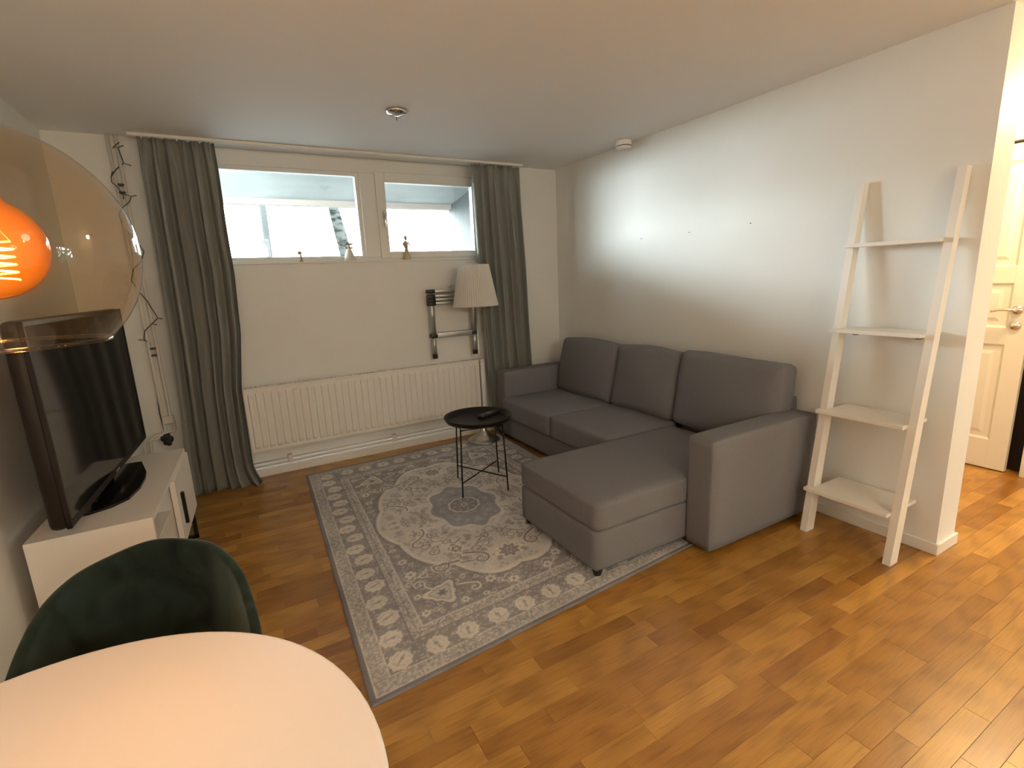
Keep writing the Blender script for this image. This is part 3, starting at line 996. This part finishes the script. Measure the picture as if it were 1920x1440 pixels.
Zr[0, :] = Zr[-1, :] = 0.004; Zr[:, 0] = Zr[:, -1] = 0.004
co = np.concatenate([P2, Zr[..., None]], -1).reshape(-1, 3)
ii, jj = np.meshgrid(np.arange(NU), np.arange(NV), indexing='ij')
a0 = (ii*(NV+1)+jj).ravel()
faces = np.stack([a0, a0+NV+1, a0+NV+2, a0+1], 1)
me = bpy.data.meshes.new('rug_pile')
me.vertices.add(len(co)); me.vertices.foreach_set('co', co.ravel())
me.loops.add(faces.size); me.loops.foreach_set('vertex_index', faces.ravel().astype(np.int32))
me.polygons.add(len(faces)); me.polygons.foreach_set('loop_start', np.arange(0, faces.size, 4, dtype=np.int32))
me.update(calc_edges=True)
pad = np.pad(full, ((0, 1), (0, 1), (0, 0)), mode='edge')
ca_ = me.color_attributes.new('weave', 'FLOAT_COLOR', 'POINT')
rgba = np.ones((len(co), 4), dtype=np.float32); rgba[:, :3] = pad.reshape(-1, 3)
ca_.data.foreach_set('color', rgba.ravel())
rug = thing('area_rug', 'large worn grey and cream oriental rug under the sofa chaise and tray table', 'rug', (1.1, 2.7, 0))
link('rug_pile', me, 'rug_weave', rug)
w = MB()
ed = [tuple(FL), tuple(FR), tuple(BR), tuple(BL)]
w.prism(ed, 0.0005, 0.0038)
w.build('rug_backing', 'rug_edge', rug)

# ------------------------------------------------------------------ sofa
sofa = thing('corner_sofa', 'grey fabric corner sofa with a chaise and three back cushions', 'sofa', (2.1, 2.6, 0.0))
SF = 'sofa_fabric'
MB().rbox((2.30, 1.556, 0.315), (0.84, 0.158, 0.57), 0.015, 10, (0.002, 0.004, 0.006)).build('armrest', SF, sofa)
MB().rbox((2.335, 3.80, 0.315), (0.69, 0.155, 0.57), 0.015, 10, (0.002, 0.004, 0.006)).build('armrest', SF, sofa)
MB().rbox((1.89, 1.972, 0.140), (1.17, 0.672, 0.20), 0.014, 10, (0.002, 0.002, 0)).build('chaise_base', SF, sofa)


def sag(co_, p):
    if co_.z > 0:
        co_.z += 0.006*(1-p[0]**2)*(1-p[1]**2)


MB().rbox((1.905, 1.974, 0.306), (1.195, 0.680, 0.140), 0.021, 12, (0.003, 0.002, 0.005), None, sag).build('chaise_cushion', SF, sofa)
MB().rbox((2.34, 3.02, 0.125), (0.72, 1.40, 0.17), 0.012, 8).build('seat_base', SF, sofa)
for (ya, yb) in ((2.322, 2.985), (2.988, 3.722)):
    MB().rbox((2.265, (ya+yb)/2, 0.297), (0.63, yb-ya-0.002, 0.175), 0.026, 12, (0.006, 0.001, 0.008), None, sag).build('seat_cushion', SF, sofa)
MB().rbox((2.742, 2.68, 0.36), (0.085, 2.10, 0.60), 0.018, 8).build('backrest_frame', SF, sofa)


def wob(seed):
    rr_ = random.Random(seed); a, b_, c = rr_.uniform(0, 6), rr_.uniform(0, 6), rr_.uniform(0, 6)

    def f(co_, p):
        co_.z += 0.006*math.sin(p[1]*3+a)*(1 if co_.z > 0 else 0.3)
        co_.x += 0.006*math.sin(p[1]*4+p[2]*3+b_)
    return f


for i, (ya, yb, zt) in enumerate(((1.605, 2.335, 0.862), (2.345, 2.960, 0.852), (2.970, 3.705, 0.850))):
    rot = Matrix.Rotation(math.radians(11), 4, 'Y')
    MB().rbox((2.622, (ya+yb)/2, (0.372+zt)/2), (0.155, yb-ya, zt-0.372), 0.040, 14, (0.038, 0.004, 0.010), rot, wob(i+2)).build('back_cushion', SF, sofa)
for (x, y_) in ((1.338, 1.668), (1.345, 2.285), (2.40, 1.70), (2.05, 3.66), (2.66, 3.80), (2.66, 1.56), (1.95, 1.56), (2.05, 3.80)):
    zt = 0.055
    MB().lathe([(0.0, 0.0085), (0.018, 0.0085), (0.024, 0.03), (0.025, zt), (0.0, zt)], (x, y_, 0), 16).build('foot', 'black_plastic', sofa)

# ------------------------------------------------------------------ floor lamp
LXp, LYp = 1.795, 3.795
fl = thing('floor_lamp', 'tall steel floor lamp with a pleated white shade in the corner', 'lamp', (LXp, LYp, 0.009))
MB().lathe([(0.0, 0.010), (0.138, 0.010), (0.140, 0.016), (0.134, 0.022), (0.105, 0.030), (0.096, 0.038), (0.092, 0.050), (0.066, 0.060), (0.060, 0.068), (0.055, 0.080), (0.034, 0.096), (0.029, 0.104), (0.027, 0.128), (0.015, 0.140), (0.011, 0.150), (0.010, 0.165), (0.006, 0.17)], (LXp, LYp, 0), 48).build('lamp_base', 'brushed_steel', fl)
MB().tube([(LXp, LYp, 0.165), (LXp-0.004, LYp, 1.30)], 0.0065, 12).build('pole', 'brushed_steel', fl)
np_ = 60
sh = []
for (r_, z) in ((0.188, 1.178), (0.1875, 1.184), (0.124, 1.506), (0.1235, 1.512)):
    ring = []
    for kx in range(np_*2):
        a = PI*kx/np_
        rr_ = r_+(0.0022 if kx % 2 else -0.0022)
        ring.append((LXp-0.006+rr_*math.cos(a), LYp+rr_*math.sin(a), z))
    sh.append(ring)
n = np_*2
fs = [(j*n+i, j*n+(i+1) % n, (j+1)*n+(i+1) % n, (j+1)*n+i) for j in range(3) for i in range(n)]
so = MB().add([p for r_ in sh for p in r_], fs).build('lamp_shade', 'shade_cloth', fl)
md = so.modifiers.new('thickness', 'SOLIDIFY'); md.thickness = 0.0012
w = MB()
for a in (0.3, 0.3+2*PI/3, 0.3+4*PI/3):
    w.tube([(LXp-0.006, LYp, 1.32), (LXp-0.006+0.12*math.cos(a), LYp+0.12*math.sin(a), 1.508)], 0.002, 6)
w.tube([(LXp-0.006, LYp, 1.28), (LXp-0.006, LYp, 1.35)], 0.018, 12)
w.build('shade_holder', 'brushed_steel', fl)
MB().lathe([(0.014, 1.35), (0.018, 1.37), (0.030, 1.41), (0.028, 1.435), (0.012, 1.455), (0.001, 1.457)], (LXp-0.006, LYp, 0), 20).build('bulb', 'white_plastic', fl)

# ------------------------------------------------------------------ tray table
TX, TY = 1.352, 2.938
tt = thing('tray_table', 'round black metal tray table with thin legs on the rug', 'side table', (TX, TY, 0.009))
MB().lathe([(0.0, 0.474), (0.196, 0.474), (0.204, 0.477), (0.221, 0.502), (0.226, 0.503), (0.227, 0.499), (0.210, 0.471), (0.200, 0.468), (0.0, 0.468)], (TX, TY, 0), 64).build('tray', 'black_metal', tt)
feet = [(1.258, 3.133), (1.153, 2.808), (1.453, 2.740), (1.549, 3.059)]
for (x, y_) in feet:
    tx_, ty_ = TX+(x-TX)*0.90, TY+(y_-TY)*0.90
    MB().tube([(x, y_, 0.0095), (tx_, ty_, 0.466)], 0.0055, 8).build('leg', 'black_metal', tt)
for a, b_ in ((0, 2), (1, 3)):
    MB().tube([(feet[a][0]+(TX-feet[a][0])*0.02, feet[a][1]+(TY-feet[a][1])*0.02, 0.105), (feet[b_][0]+(TX-feet[b_][0])*0.02, feet[b_][1]+(TY-feet[b_][1])*0.02, 0.105)], 0.0045, 8).build('cross_brace', 'black_metal', tt)
MB().tube([(TX+(x-TX)*0.90, TY+(y_-TY)*0.90, 0.456) for x, y_ in feet], 0.005, 8, closed=True).build('top_ring', 'black_metal', tt)

rm_ = thing('remote_control', 'black remote control lying on the round tray table', 'remote control', (1.455, 2.975, 0.476))
rot = Matrix.Translation((1.462, 2.985, 0.484)) @ Matrix.Rotation(math.radians(22), 4, 'Z')
MB().box(-0.10, 0.10, -0.023, 0.023, -0.009, 0.009, bev=0.005, seg=2, mat=rot).build('remote_body', 'black_plastic', rm_)
for i in range(6):
    for j in range(3):
        MB().box(-0.08+i*0.022, -0.068+i*0.022, -0.017+j*0.013, -0.009+j*0.013, 0.008, 0.0115, mat=rot).build('button', 'button_grey' if (i == 3) else 'grey_metal', rm_)

# ------------------------------------------------------------------ ladder shelf
lsf = thing('ladder_shelf', 'white leaning ladder shelf with four shelves against the right wall', 'shelf', (2.65, 1.2, 0))


def postx(z): return 2.512+(2.752-2.512)*z/1.77


for y_ in (1.391, 1.000):
    mb = MB()
    for (z, ) in ((0.0,), (1.77,)):
        x = postx(z)
        d = 0.068 if z == 0 else 0.045
        mb.v.extend([(x, y_-0.0165, z), (x+d, y_-0.0165, z), (x+d, y_+0.0165, z), (x, y_+0.0165, z)])
    mb.f.extend([(0, 3, 2, 1), (4, 5, 6, 7), (0, 1, 5, 4), (1, 2, 6, 5), (2, 3, 7, 6), (3, 0, 4, 7)]); mb.smooth.extend([False]*6)
    mb.build('side_rail', 'shelf_white', lsf)
for (z, xf) in ((0.250, 2.505), (0.664, 2.555), (1.073, 2.612), (1.483, 2.680)):
    MB().box(xf, 2.786, 1.0175, 1.3735, z-0.018, z, bev=0.0015).build('shelf_board', 'shelf_white', lsf)
    MB().box(xf, xf+0.035, 1.3735, 1.405, z-0.018, z, bev=0.0015).build('board_lip', 'shelf_white', lsf)
for (x, y_) in ((2.66, 1.30), (2.66, 1.04)):
    MB().box(x-0.012, x+0.012, y_-0.010, y_+0.010, 1.047, 1.055).build('screw_plate', 'black_plastic', lsf)

# ------------------------------------------------------------------ TV bench
tb = thing('tv_bench', 'white TV bench with open compartment, sliding door and black sled legs', 'tv bench', (-0.56, 2.78, 0))
BW = 'bench_white'
bx0 = -0.772
ang = math.atan2(0.047, 0.975)
nf, ff = (-0.376, 2.289), (-0.329, 3.264)


def bq(t, d):
    """t along the front 0..1 (near to far), d behind the front"""
    x = nf[0]+(ff[0]-nf[0])*t; y_ = nf[1]+(ff[1]-nf[1])*t
    return (x-d*math.cos(ang), y_+d*math.sin(ang)*0.2)


def bpr(t0, t1, d0, d1, z0, z1):
    return MB().prism([bq(t0, d1), bq(t0, d0), bq(t1, d0), bq(t1, d1)], z0, z1)


BD = 0.385
bpr(0, 1, 0, BD, 0.513, 0.531).build('top_panel', BW, tb)
bpr(0, 1, 0.002, BD, 0.182, 0.200).build('bottom_panel', BW, tb)
bpr(0, 0.020, 0.001, BD, 0.200, 0.513).build('side_panel', BW, tb)
bpr(0.980, 1, 0.001, BD, 0.200, 0.513).build('side_panel', BW, tb)
bpr(0.50, 0.516, 0.018, BD, 0.200, 0.513).build('divider', BW, tb)
bpr(0.020, 0.980, BD-0.008, BD-0.002, 0.200, 0.513).build('back_panel', BW, tb)
bpr(0.020, 0.50, 0.03, BD-0.01, 0.352, 0.366).build('inner_shelf', BW, tb)
dr = bpr(0.47, 0.985, -0.012, 0.010, 0.186, 0.511).build('door', BW, tb)
hx0 = bq(0.565, -0.018)
MB().prism([bq(0.565, -0.012), bq(0.565, -0.026), bq(0.588, -0.026), bq(0.588, -0.012)], 0.255, 0.418).build('handle', 'black_metal', dr)
for t_ in (0.045, 0.96):
    w = MB()
    pts = [bq(t_, 0.012), bq(t_, BD-0.03)]
    (xa, ya), (xb, yb) = pts
    r_ = 0.010
    w.box(xa-r_, xa+r_, ya-r_, ya+r_, 0, 0.182); w.box(xb-r_, xb+r_, yb-r_, yb+r_, 0, 0.182)
    w.box(xb-r_, xa+r_, min(ya, yb)-r_, max(ya, yb)+r_, 0, 0.018)
    w.build('sled_leg', 'black_metal', tb)

# ------------------------------------------------------------------ TV
tv = thing('television', 'large black flat television standing on the white bench', 'television', (-0.6, 2.83, 0.531))
A0, A1 = Vector((-0.601, 2.216, 0)), Vector((-0.522, 3.462, 0))
du = (A1-A0).normalized(); dn = Vector((du.y, -du.x, 0))     # screen normal towards +x


def tvm(off):
    m_ = Matrix((du, dn, Vector((0, 0, 1)))).transposed().to_4x4(); m_.translation = A0+dn*off; return m_


TL_ = (A1-A0).length
tz0, tz1 = 0.578, 1.322
MB().box(0, TL_, -0.058, 0.0, tz0, tz1, bev=0.022, seg=3, mat=tvm(-0.004)).build('tv_case', 'tv_bezel', tv)
w = MB()
bzw = 0.022
for (a, b_, c, d) in ((0.0, TL_, tz0, tz0+0.030), (0.0, TL_, tz1-bzw, tz1), (0.0, bzw, tz0, tz1), (TL_-bzw, TL_, tz0, tz1)):
    w.box(a+0.004, b_-0.004, -0.012, 0.004, c+0.002, d-0.002, bev=0.002, mat=tvm(0))
w.build('bezel', 'tv_bezel', tv)
MB().box(bzw-0.002, TL_-bzw+0.002, -0.006, 0.0008, tz0+0.028, tz1-bzw+0.002, mat=tvm(0)).build('screen', 'tv_screen_glass', tv)
bp_ = [(-0.455, 2.80), (-0.462, 2.90), (-0.505, 3.10), (-0.70, 3.12), (-0.735, 2.80), (-0.70, 2.47), (-0.605, 2.465), (-0.535, 2.50), (-0.485, 2.56), (-0.460, 2.68)]
MB().prism(bp_[::-1] if False else bp_, 0.5315, 0.542).build('stand_foot', 'tv_stand_gloss', tv)
MB().box(0.46, 0.74, -0.075, -0.045, 0.540, 0.70, bev=0.01, seg=2, mat=tvm(0)).build('stand_neck', 'tv_stand_gloss', tv)
MB().box(0.60, 0.66, 0.0, 0.0055, tz0+0.008, tz0+0.020, mat=tvm(0)).build('logo_plate', 'brushed_steel', tv)

# ------------------------------------------------------------------ dining table and chair
tbl = thing('dining_table', 'white round dining table in the near left corner of the room', 'table', (-0.345, 0.655, 0))
TC = (-0.345, 0.655)
MB().lathe([(0.0, 0.740), (0.447, 0.740), (0.453, 0.7385), (0.4545, 0.735), (0.450, 0.722), (0.430, 0.716), (0.0, 0.716)], (TC[0], TC[1], 0), 96).build('table_top', 'table_white', tbl)
MB().lathe([(0.0, 0.716), (0.10, 0.716), (0.045, 0.68), (0.038, 0.60), (0.036, 0.15), (0.06, 0.07), (0.26, 0.018), (0.27, 0.0), (0.0, 0.0)], (TC[0], TC[1], 0), 48).build('pedestal', 'table_white', tbl)

ch = thing('dining_chair', 'dark green velvet shell chair pushed in behind the white table', 'chair', (-0.245, 1.15, 0))
rim = [(-0.425, 0.93, 0.60), (-0.452, 1.04, 0.655), (-0.455, 1.155, 0.71), (-0.437, 1.28, 0.757), (-0.395, 1.365, 0.780), (-0.33, 1.412, 0.790), (-0.25, 1.437, 0.795), (-0.175, 1.408, 0.791), (-0.108, 1.345, 0.784), (-0.060, 1.235, 0.765), (-0.040, 1.13, 0.735), (-0.033, 1.04, 0.705), (-0.040, 0.94, 0.655), (-0.07, 0.88, 0.60)]


def catmull(P, n_):
    P = [np.array(p, float) for p in P]
    P = [2*P[0]-P[1]]+P+[2*P[-1]-P[-2]]
    out_ = []
    for i in range(1, len(P)-2):
        for t_ in np.linspace(0, 1, n_, endpoint=False):
            a, b_, c, d = P[i-1:i+3]
            out_.append(0.5*((2*b_)+(-a+c)*t_+(2*a-5*b_+4*c-d)*t_**2+(-a+3*b_-3*c+d)*t_**3))
    out_.append(P[-2])
    return out_


rimc = catmull(rim, 8)
cc = np.array((-0.247, 1.10))
nt_ = 16
vs = []; fs = []
for p in rimc:
    d = p[:2]-cc
    for j in range(nt_+1):
        t_ = j/nt_
        z = p[2]+(0.47-p[2])*t_
        kx = 1-0.13*t_-0.12*t_*t_
        b_ = 0.010*math.sin(PI*t_)
        vs.append((cc[0]+d[0]*(kx+b_), cc[1]+d[1]*(kx+b_), z))
for i in range(len(rimc)-1):
    for j in range(nt_):
        a = i*(nt_+1)+j
        fs.append((a, a+1, a+nt_+2, a+nt_+1))
so = MB().add(vs, fs, True).build('backrest', 'green_velvet', ch)
md = so.modifiers.new('padding', 'SOLIDIFY'); md.thickness = 0.020; md.offset = 1
md2 = so.modifiers.new('soften', 'BEVEL'); md2.width = 0.008; md2.segments = 2; md2.limit_method = 'ANGLE'
MB().rbox((-0.247, 1.10, 0.445), (0.36, 0.46, 0.09), 0.04, 10, (0.01, 0.01, 0.015)).build('seat', 'green_velvet', ch)
for (x, y_) in ((-0.40, 0.93), (-0.09, 0.93), (-0.40, 1.30), (-0.09, 1.30)):
    MB().tube([(x+(x+0.247)*0.12, y_+(y_-1.1)*0.12, 0.0), (x, y_, 0.41)], [0.008, 0.012], 10).build('leg', 'black_metal', ch)

# ------------------------------------------------------------------ pendant lamp
PLx, PLy, PLz = -0.243, 0.848, 1.447
pl = thing('pendant_lamp', 'amber glass globe pendant with a glowing filament bulb above the table', 'lamp', (PLx, PLy, H))
prof = []
R_ = 0.150
a_top = math.radians(80); a_bot = -math.asin((1.447-1.335)/R_)
for i in range(33):
    a = a_bot+(a_top-a_bot)*i/32
    prof.append((R_*math.cos(a), R_*math.sin(a)))
MB().lathe(prof, (PLx, PLy, PLz), 72).build('glass_globe', 'amber_glass', pl)
rz = PLz+R_*math.sin(a_bot); rr_ = R_*math.cos(a_bot)
MB().tube([(PLx+rr_*math.cos(2*PI*i/64), PLy+rr_*math.sin(2*PI*i/64), rz) for i in range(64)], 0.0024, 8, closed=True).build('glass_rim', 'amber_glass', pl)
MB().lathe([(0.0, 0.215), (0.024, 0.213), (0.027, 0.20), (0.027, 0.150), (0.034, 0.147), (0.034, 0.140), (0.022, 0.138), (0.020, 0.115), (0.0, 0.113)], (PLx, PLy, PLz), 28).build('socket', 'black_metal', pl)
MB().tube([(PLx, PLy, PLz+0.213), (PLx, PLy, H-0.03)], 0.003, 8).build('cord', 'black_plastic', pl)
MB().lathe([(0.0, -0.035), (0.03, -0.034), (0.05, -0.022), (0.052, -0.001), (0.0, -0.001)], (PLx, PLy, H), 32).build('ceiling_cap', 'black_metal', pl)
bl = MB()
bprof = []
rb = 0.062
for i in range(25):
    a = -PI/2+ (PI/2+math.radians(62))*i/24
    bprof.append((max(1e-4, rb*math.cos(a)), rb*math.sin(a)))
bprof += [(0.022, 0.075), (0.0165, 0.088), (0.0145, 0.112)]
bulb = bl.lathe(bprof, (PLx-0.004, PLy, PLz+0.006), 48).build('bulb', 'bulb_glass', pl)
fil = []
for i in range(150):
    a = i/150*2*PI*5
    t_ = i/149
    fil.append((PLx+0.010+0.013*math.cos(a), PLy+0.013*math.sin(a), PLz-0.033+0.046*t_))
MB().tube(fil, 0.0011, 6).build('filament', 'filament_glow', bulb)
MB().tube([(PLx, PLy, PLz+0.10), (PLx+0.003, PLy, PLz+0.05), (PLx+0.023, PLy, PLz+0.013)], 0.0007, 5).build('support_wire', 'brushed_steel', bulb)

# ------------------------------------------------------------------ ceiling fittings
co_ = thing('ceiling_outlet', 'chrome dish shaped ceiling outlet cover with a short wire', 'ceiling outlet', (0.981, 2.985, H))
MB().lathe([(0.0, -0.030), (0.012, -0.030), (0.020, -0.026), (0.050, -0.020), (0.058, -0.010), (0.060, -0.001), (0.0, -0.001)], (0.981, 2.985, H), 40).build('cover', 'chrome', co_)
MB().tube([(0.975, 2.98, H-0.028), (0.977, 2.978, H-0.055)], 0.002, 6).build('wire', 'black_plastic', co_)
sd = thing('smoke_detector', 'small white round smoke detector on the ceiling near the right wall', 'smoke detector', (2.70, 3.02, H))
MB().lathe([(0.0, -0.060), (0.050, -0.060), (0.056, -0.054), (0.057, -0.046)], (2.70, 3.02, H), 36).build('lower_cap', 'white_plastic', sd)
MB().lathe([(0.051, -0.046), (0.051, -0.040)], (2.70, 3.02, H), 36).build('vent_slot', 'black_plastic', sd)
MB().lathe([(0.057, -0.040), (0.057, -0.010), (0.054, -0.001), (0.0, -0.001)], (2.70, 3.02, H), 36).build('housing', 'white_plastic', sd)
for i, (lab, loc, rr_) in enumerate((('white domed ceiling lamp in the hall beyond the right wall', (3.90, 0.79), 0.14), ('added white domed ceiling lamp behind the viewer for fill light, the left one', (0.60, -2.5), 0.16), ('added white domed ceiling lamp behind the viewer for fill light, the right one', (2.45, -2.2), 0.16))):
    cl = thing('ceiling_lamp', lab, 'lamp', (loc[0], loc[1], H))  # the pair behind the viewer is added to go with the fill lights
    MB().lathe([(0.0, -0.035), (rr_*0.9, -0.03), (rr_, -0.012), (rr_, -0.001), (0, -0.001)], (loc[0], loc[1], H), 32).build('lamp_body', 'white_plastic', cl)
for i, (y_, z) in enumerate(((2.469, 1.642), (2.007, 1.650), (2.926, 1.640))):
    o = MB().tube([(XR, y_, z), (XR-0.009, y_, z+0.002)], 0.0022, 8).build('wall_nail', 'dark_wire')
    tag(o, ('small dark nail in the right wall, the middle one of three', 'small dark nail in the right wall, nearest the ladder shelf', 'small dark nail in the right wall, nearest the window corner')[i], 'nail', 'nails left in the right wall')

# ------------------------------------------------------------------ figurines on the sill
SY = 4.095
sz0 = WZ0+0.012
f1 = thing('figurine', 'tiny slim clay bird figurine on the sill, leftmost of three', 'figurine', (0.517, SY, sz0))
MB().lathe([(0.0, 0), (0.013, 0.0), (0.012, 0.01), (0.008, 0.03), (0.007, 0.05), (0.010, 0.055)], (0.520, SY, sz0), 16).build('stem', 'clay_figure', f1)
MB().rbox((0.514, SY, sz0+0.067), (0.030, 0.02, 0.024), 0.009, 5).build('bird', 'clay_figure', f1)
f2 = thing('figurine', 'white bell shaped angel figurine with small wings, middle of three on the sill', 'figurine', (0.875, SY, sz0))
MB().lathe([(0.0, 0), (0.045, 0.0), (0.046, 0.008), (0.034, 0.045), (0.018, 0.085), (0.008, 0.10), (0.0, 0.101)], (0.875, SY, sz0), 28).build('gown', 'white_ceramic', f2)
w = MB()
for s in (-1, 1):
    w.tube([(0.875, SY, sz0+0.092), (0.875+s*0.018, SY+0.006, sz0+0.100), (0.875+s*0.034, SY+0.008, sz0+0.104)], [0.004, 0.009, 0.003], 8)
w.build('wings', 'clay_figure', f2)
w = MB().tube([(0.877, SY, sz0+0.10), (0.878, SY, sz0+0.122)], [0.006, 0.008], 8)
w.tube([(0.845, SY, sz0+0.131), (0.862, SY, sz0+0.127), (0.878, SY, sz0+0.129), (0.894, SY, sz0+0.127), (0.910, SY, sz0+0.131)], [0.003, 0.008, 0.007, 0.008, 0.003], 8)
w.build('hat', 'clay_figure', f2)
f3 = thing('figurine', 'tall brown carved woman figurine on the sill before the right pane', 'figurine', (1.333, SY, sz0))
MB().lathe([(0.0, 0), (0.030, 0.0), (0.030, 0.006), (0.024, 0.04), (0.017, 0.075), (0.013, 0.092)], (1.333, SY, sz0), 24).build('skirt', 'cream_resin', f3)
w = MB().tube([(1.333, SY, sz0+0.09), (1.332, SY, sz0+0.110), (1.331, SY, sz0+0.135), (1.331, SY, sz0+0.148), (1.332, SY, sz0+0.153)], [0.013, 0.017, 0.019, 0.010, 0.007], 14)
w.rbox((1.333, SY, sz0+0.171), (0.022, 0.024, 0.032), 0.010, 5)
w.rbox((1.333, SY+0.003, sz0+0.184), (0.020, 0.02, 0.016), 0.007, 4)
w.build('body', 'clay_figure', f3)
w = MB()
for s in (-1, 1):
    w.tube([(1.332+s*0.018, SY, sz0+0.140), (1.334+s*0.028, SY-0.006, sz0+0.118), (1.334+s*0.014, SY-0.012, sz0+0.102)], [0.006, 0.006, 0.004], 8)
w.build('arms', 'clay_figure', f3)

# ------------------------------------------------------------------ hall door
dr = bpy.data.objects.new('door_1', None); COL.objects.link(dr); dr.location = (DX, 1.5, 0); struct(dr)
LT = 0.04
x0, x1 = DX-0.008, DX-0.008+LT
y0, y1 = 1.118, 1.905
z0, z1 = 0.008, 2.055
stile, midw = 0.098, 0.10
pwid = (y1-y0-2*stile-midw)/2
pz = [(0.205, 0.838), (0.948, 1.225), (1.330, 1.955)]
leaf_ = MB()
leaf_.box(x0+0.010, x1-0.010, y0+0.01, y1-0.01, z0+0.01, z1-0.01)
ys = [(y0, y0+stile), (y0+stile+pwid, y0+stile+pwid+midw), (y1-stile, y1)]
for a, b_ in ys:
    leaf_.box(x0, x1, a, b_, z0, z1, bev=0.002)
zz = [(z0, pz[0][0]), (pz[0][1], pz[1][0]), (pz[1][1], pz[2][0]), (pz[2][1], z1)]
for a, b_ in zz:
    leaf_.box(x0+0.0003, x1-0.0003, y0+stile-0.002, y1-stile+0.002, a, b_, bev=0.002)
lf = leaf_.build('door_leaf', 'door_white', dr)
for ya in (y0+stile, y0+stile+pwid+midw):
    for a, b_ in pz:
        mb = MB()
        X0 = x0+0.009
        d1, d2 = 0.006, 0.040
        def ring(i, x): return [(x, ya+i, a+i), (x, ya+pwid-i, a+i), (x, ya+pwid-i, b_-i), (x, ya+i, b_-i)]
        vs = ring(0.0, x0+0.001)+ring(0.012, X0)+ring(d2, X0)+ring(d2+0.022, x0+0.003)
        fs = [(j*4+i, j*4+(i+1) % 4, j*4+4+(i+1) % 4, j*4+4+i) for j in range(3) for i in range(4)]+[(12, 13, 14, 15)]
        mb.add([v for v in vs], [f[::-1] for f in fs]).build('door_panel', 'door_white', lf)
hy = 1.178
hw = MB().tube([(x0, hy, 1.063), (x0-0.010, hy, 1.063)], 0.026, 24)
hw.tube([(x0-0.008, hy, 1.063), (x0-0.045, hy, 1.063), (x0-0.052, hy+0.010, 1.063), (x0-0.052, hy+0.045, 1.066), (x0-0.052, hy+0.080, 1.062), (x0-0.051, hy+0.112, 1.052)], [0.010, 0.010, 0.010, 0.009, 0.008, 0.007], 12)
hw.build('door_handle', 'chrome', lf)
MB().tube([(x0, hy, 0.965), (x0-0.010, hy, 0.965)], 0.026, 24).build('lock_rose', 'chrome', lf)
w = MB()
w.box(DX-0.012, DX, DY0-0.07, DY0, 0, DZ+0.07, bev=0.003); w.box(DX-0.012, DX, DY1, DY1+0.07, 0, DZ+0.07, bev=0.003); w.box(DX-0.012, DX, DY0, DY1, DZ, DZ+0.07, bev=0.003)
struct(w.build('trim_2', 'door_white'))
w = MB().box(DX+0.10, DX+0.12, DY0-0.02, DY1+0.02, 0, DZ+0.05)  # panel painted near black as the darkness of the room beyond
w.build('doorway_shade_panel', 'door_gap_shade', dr)
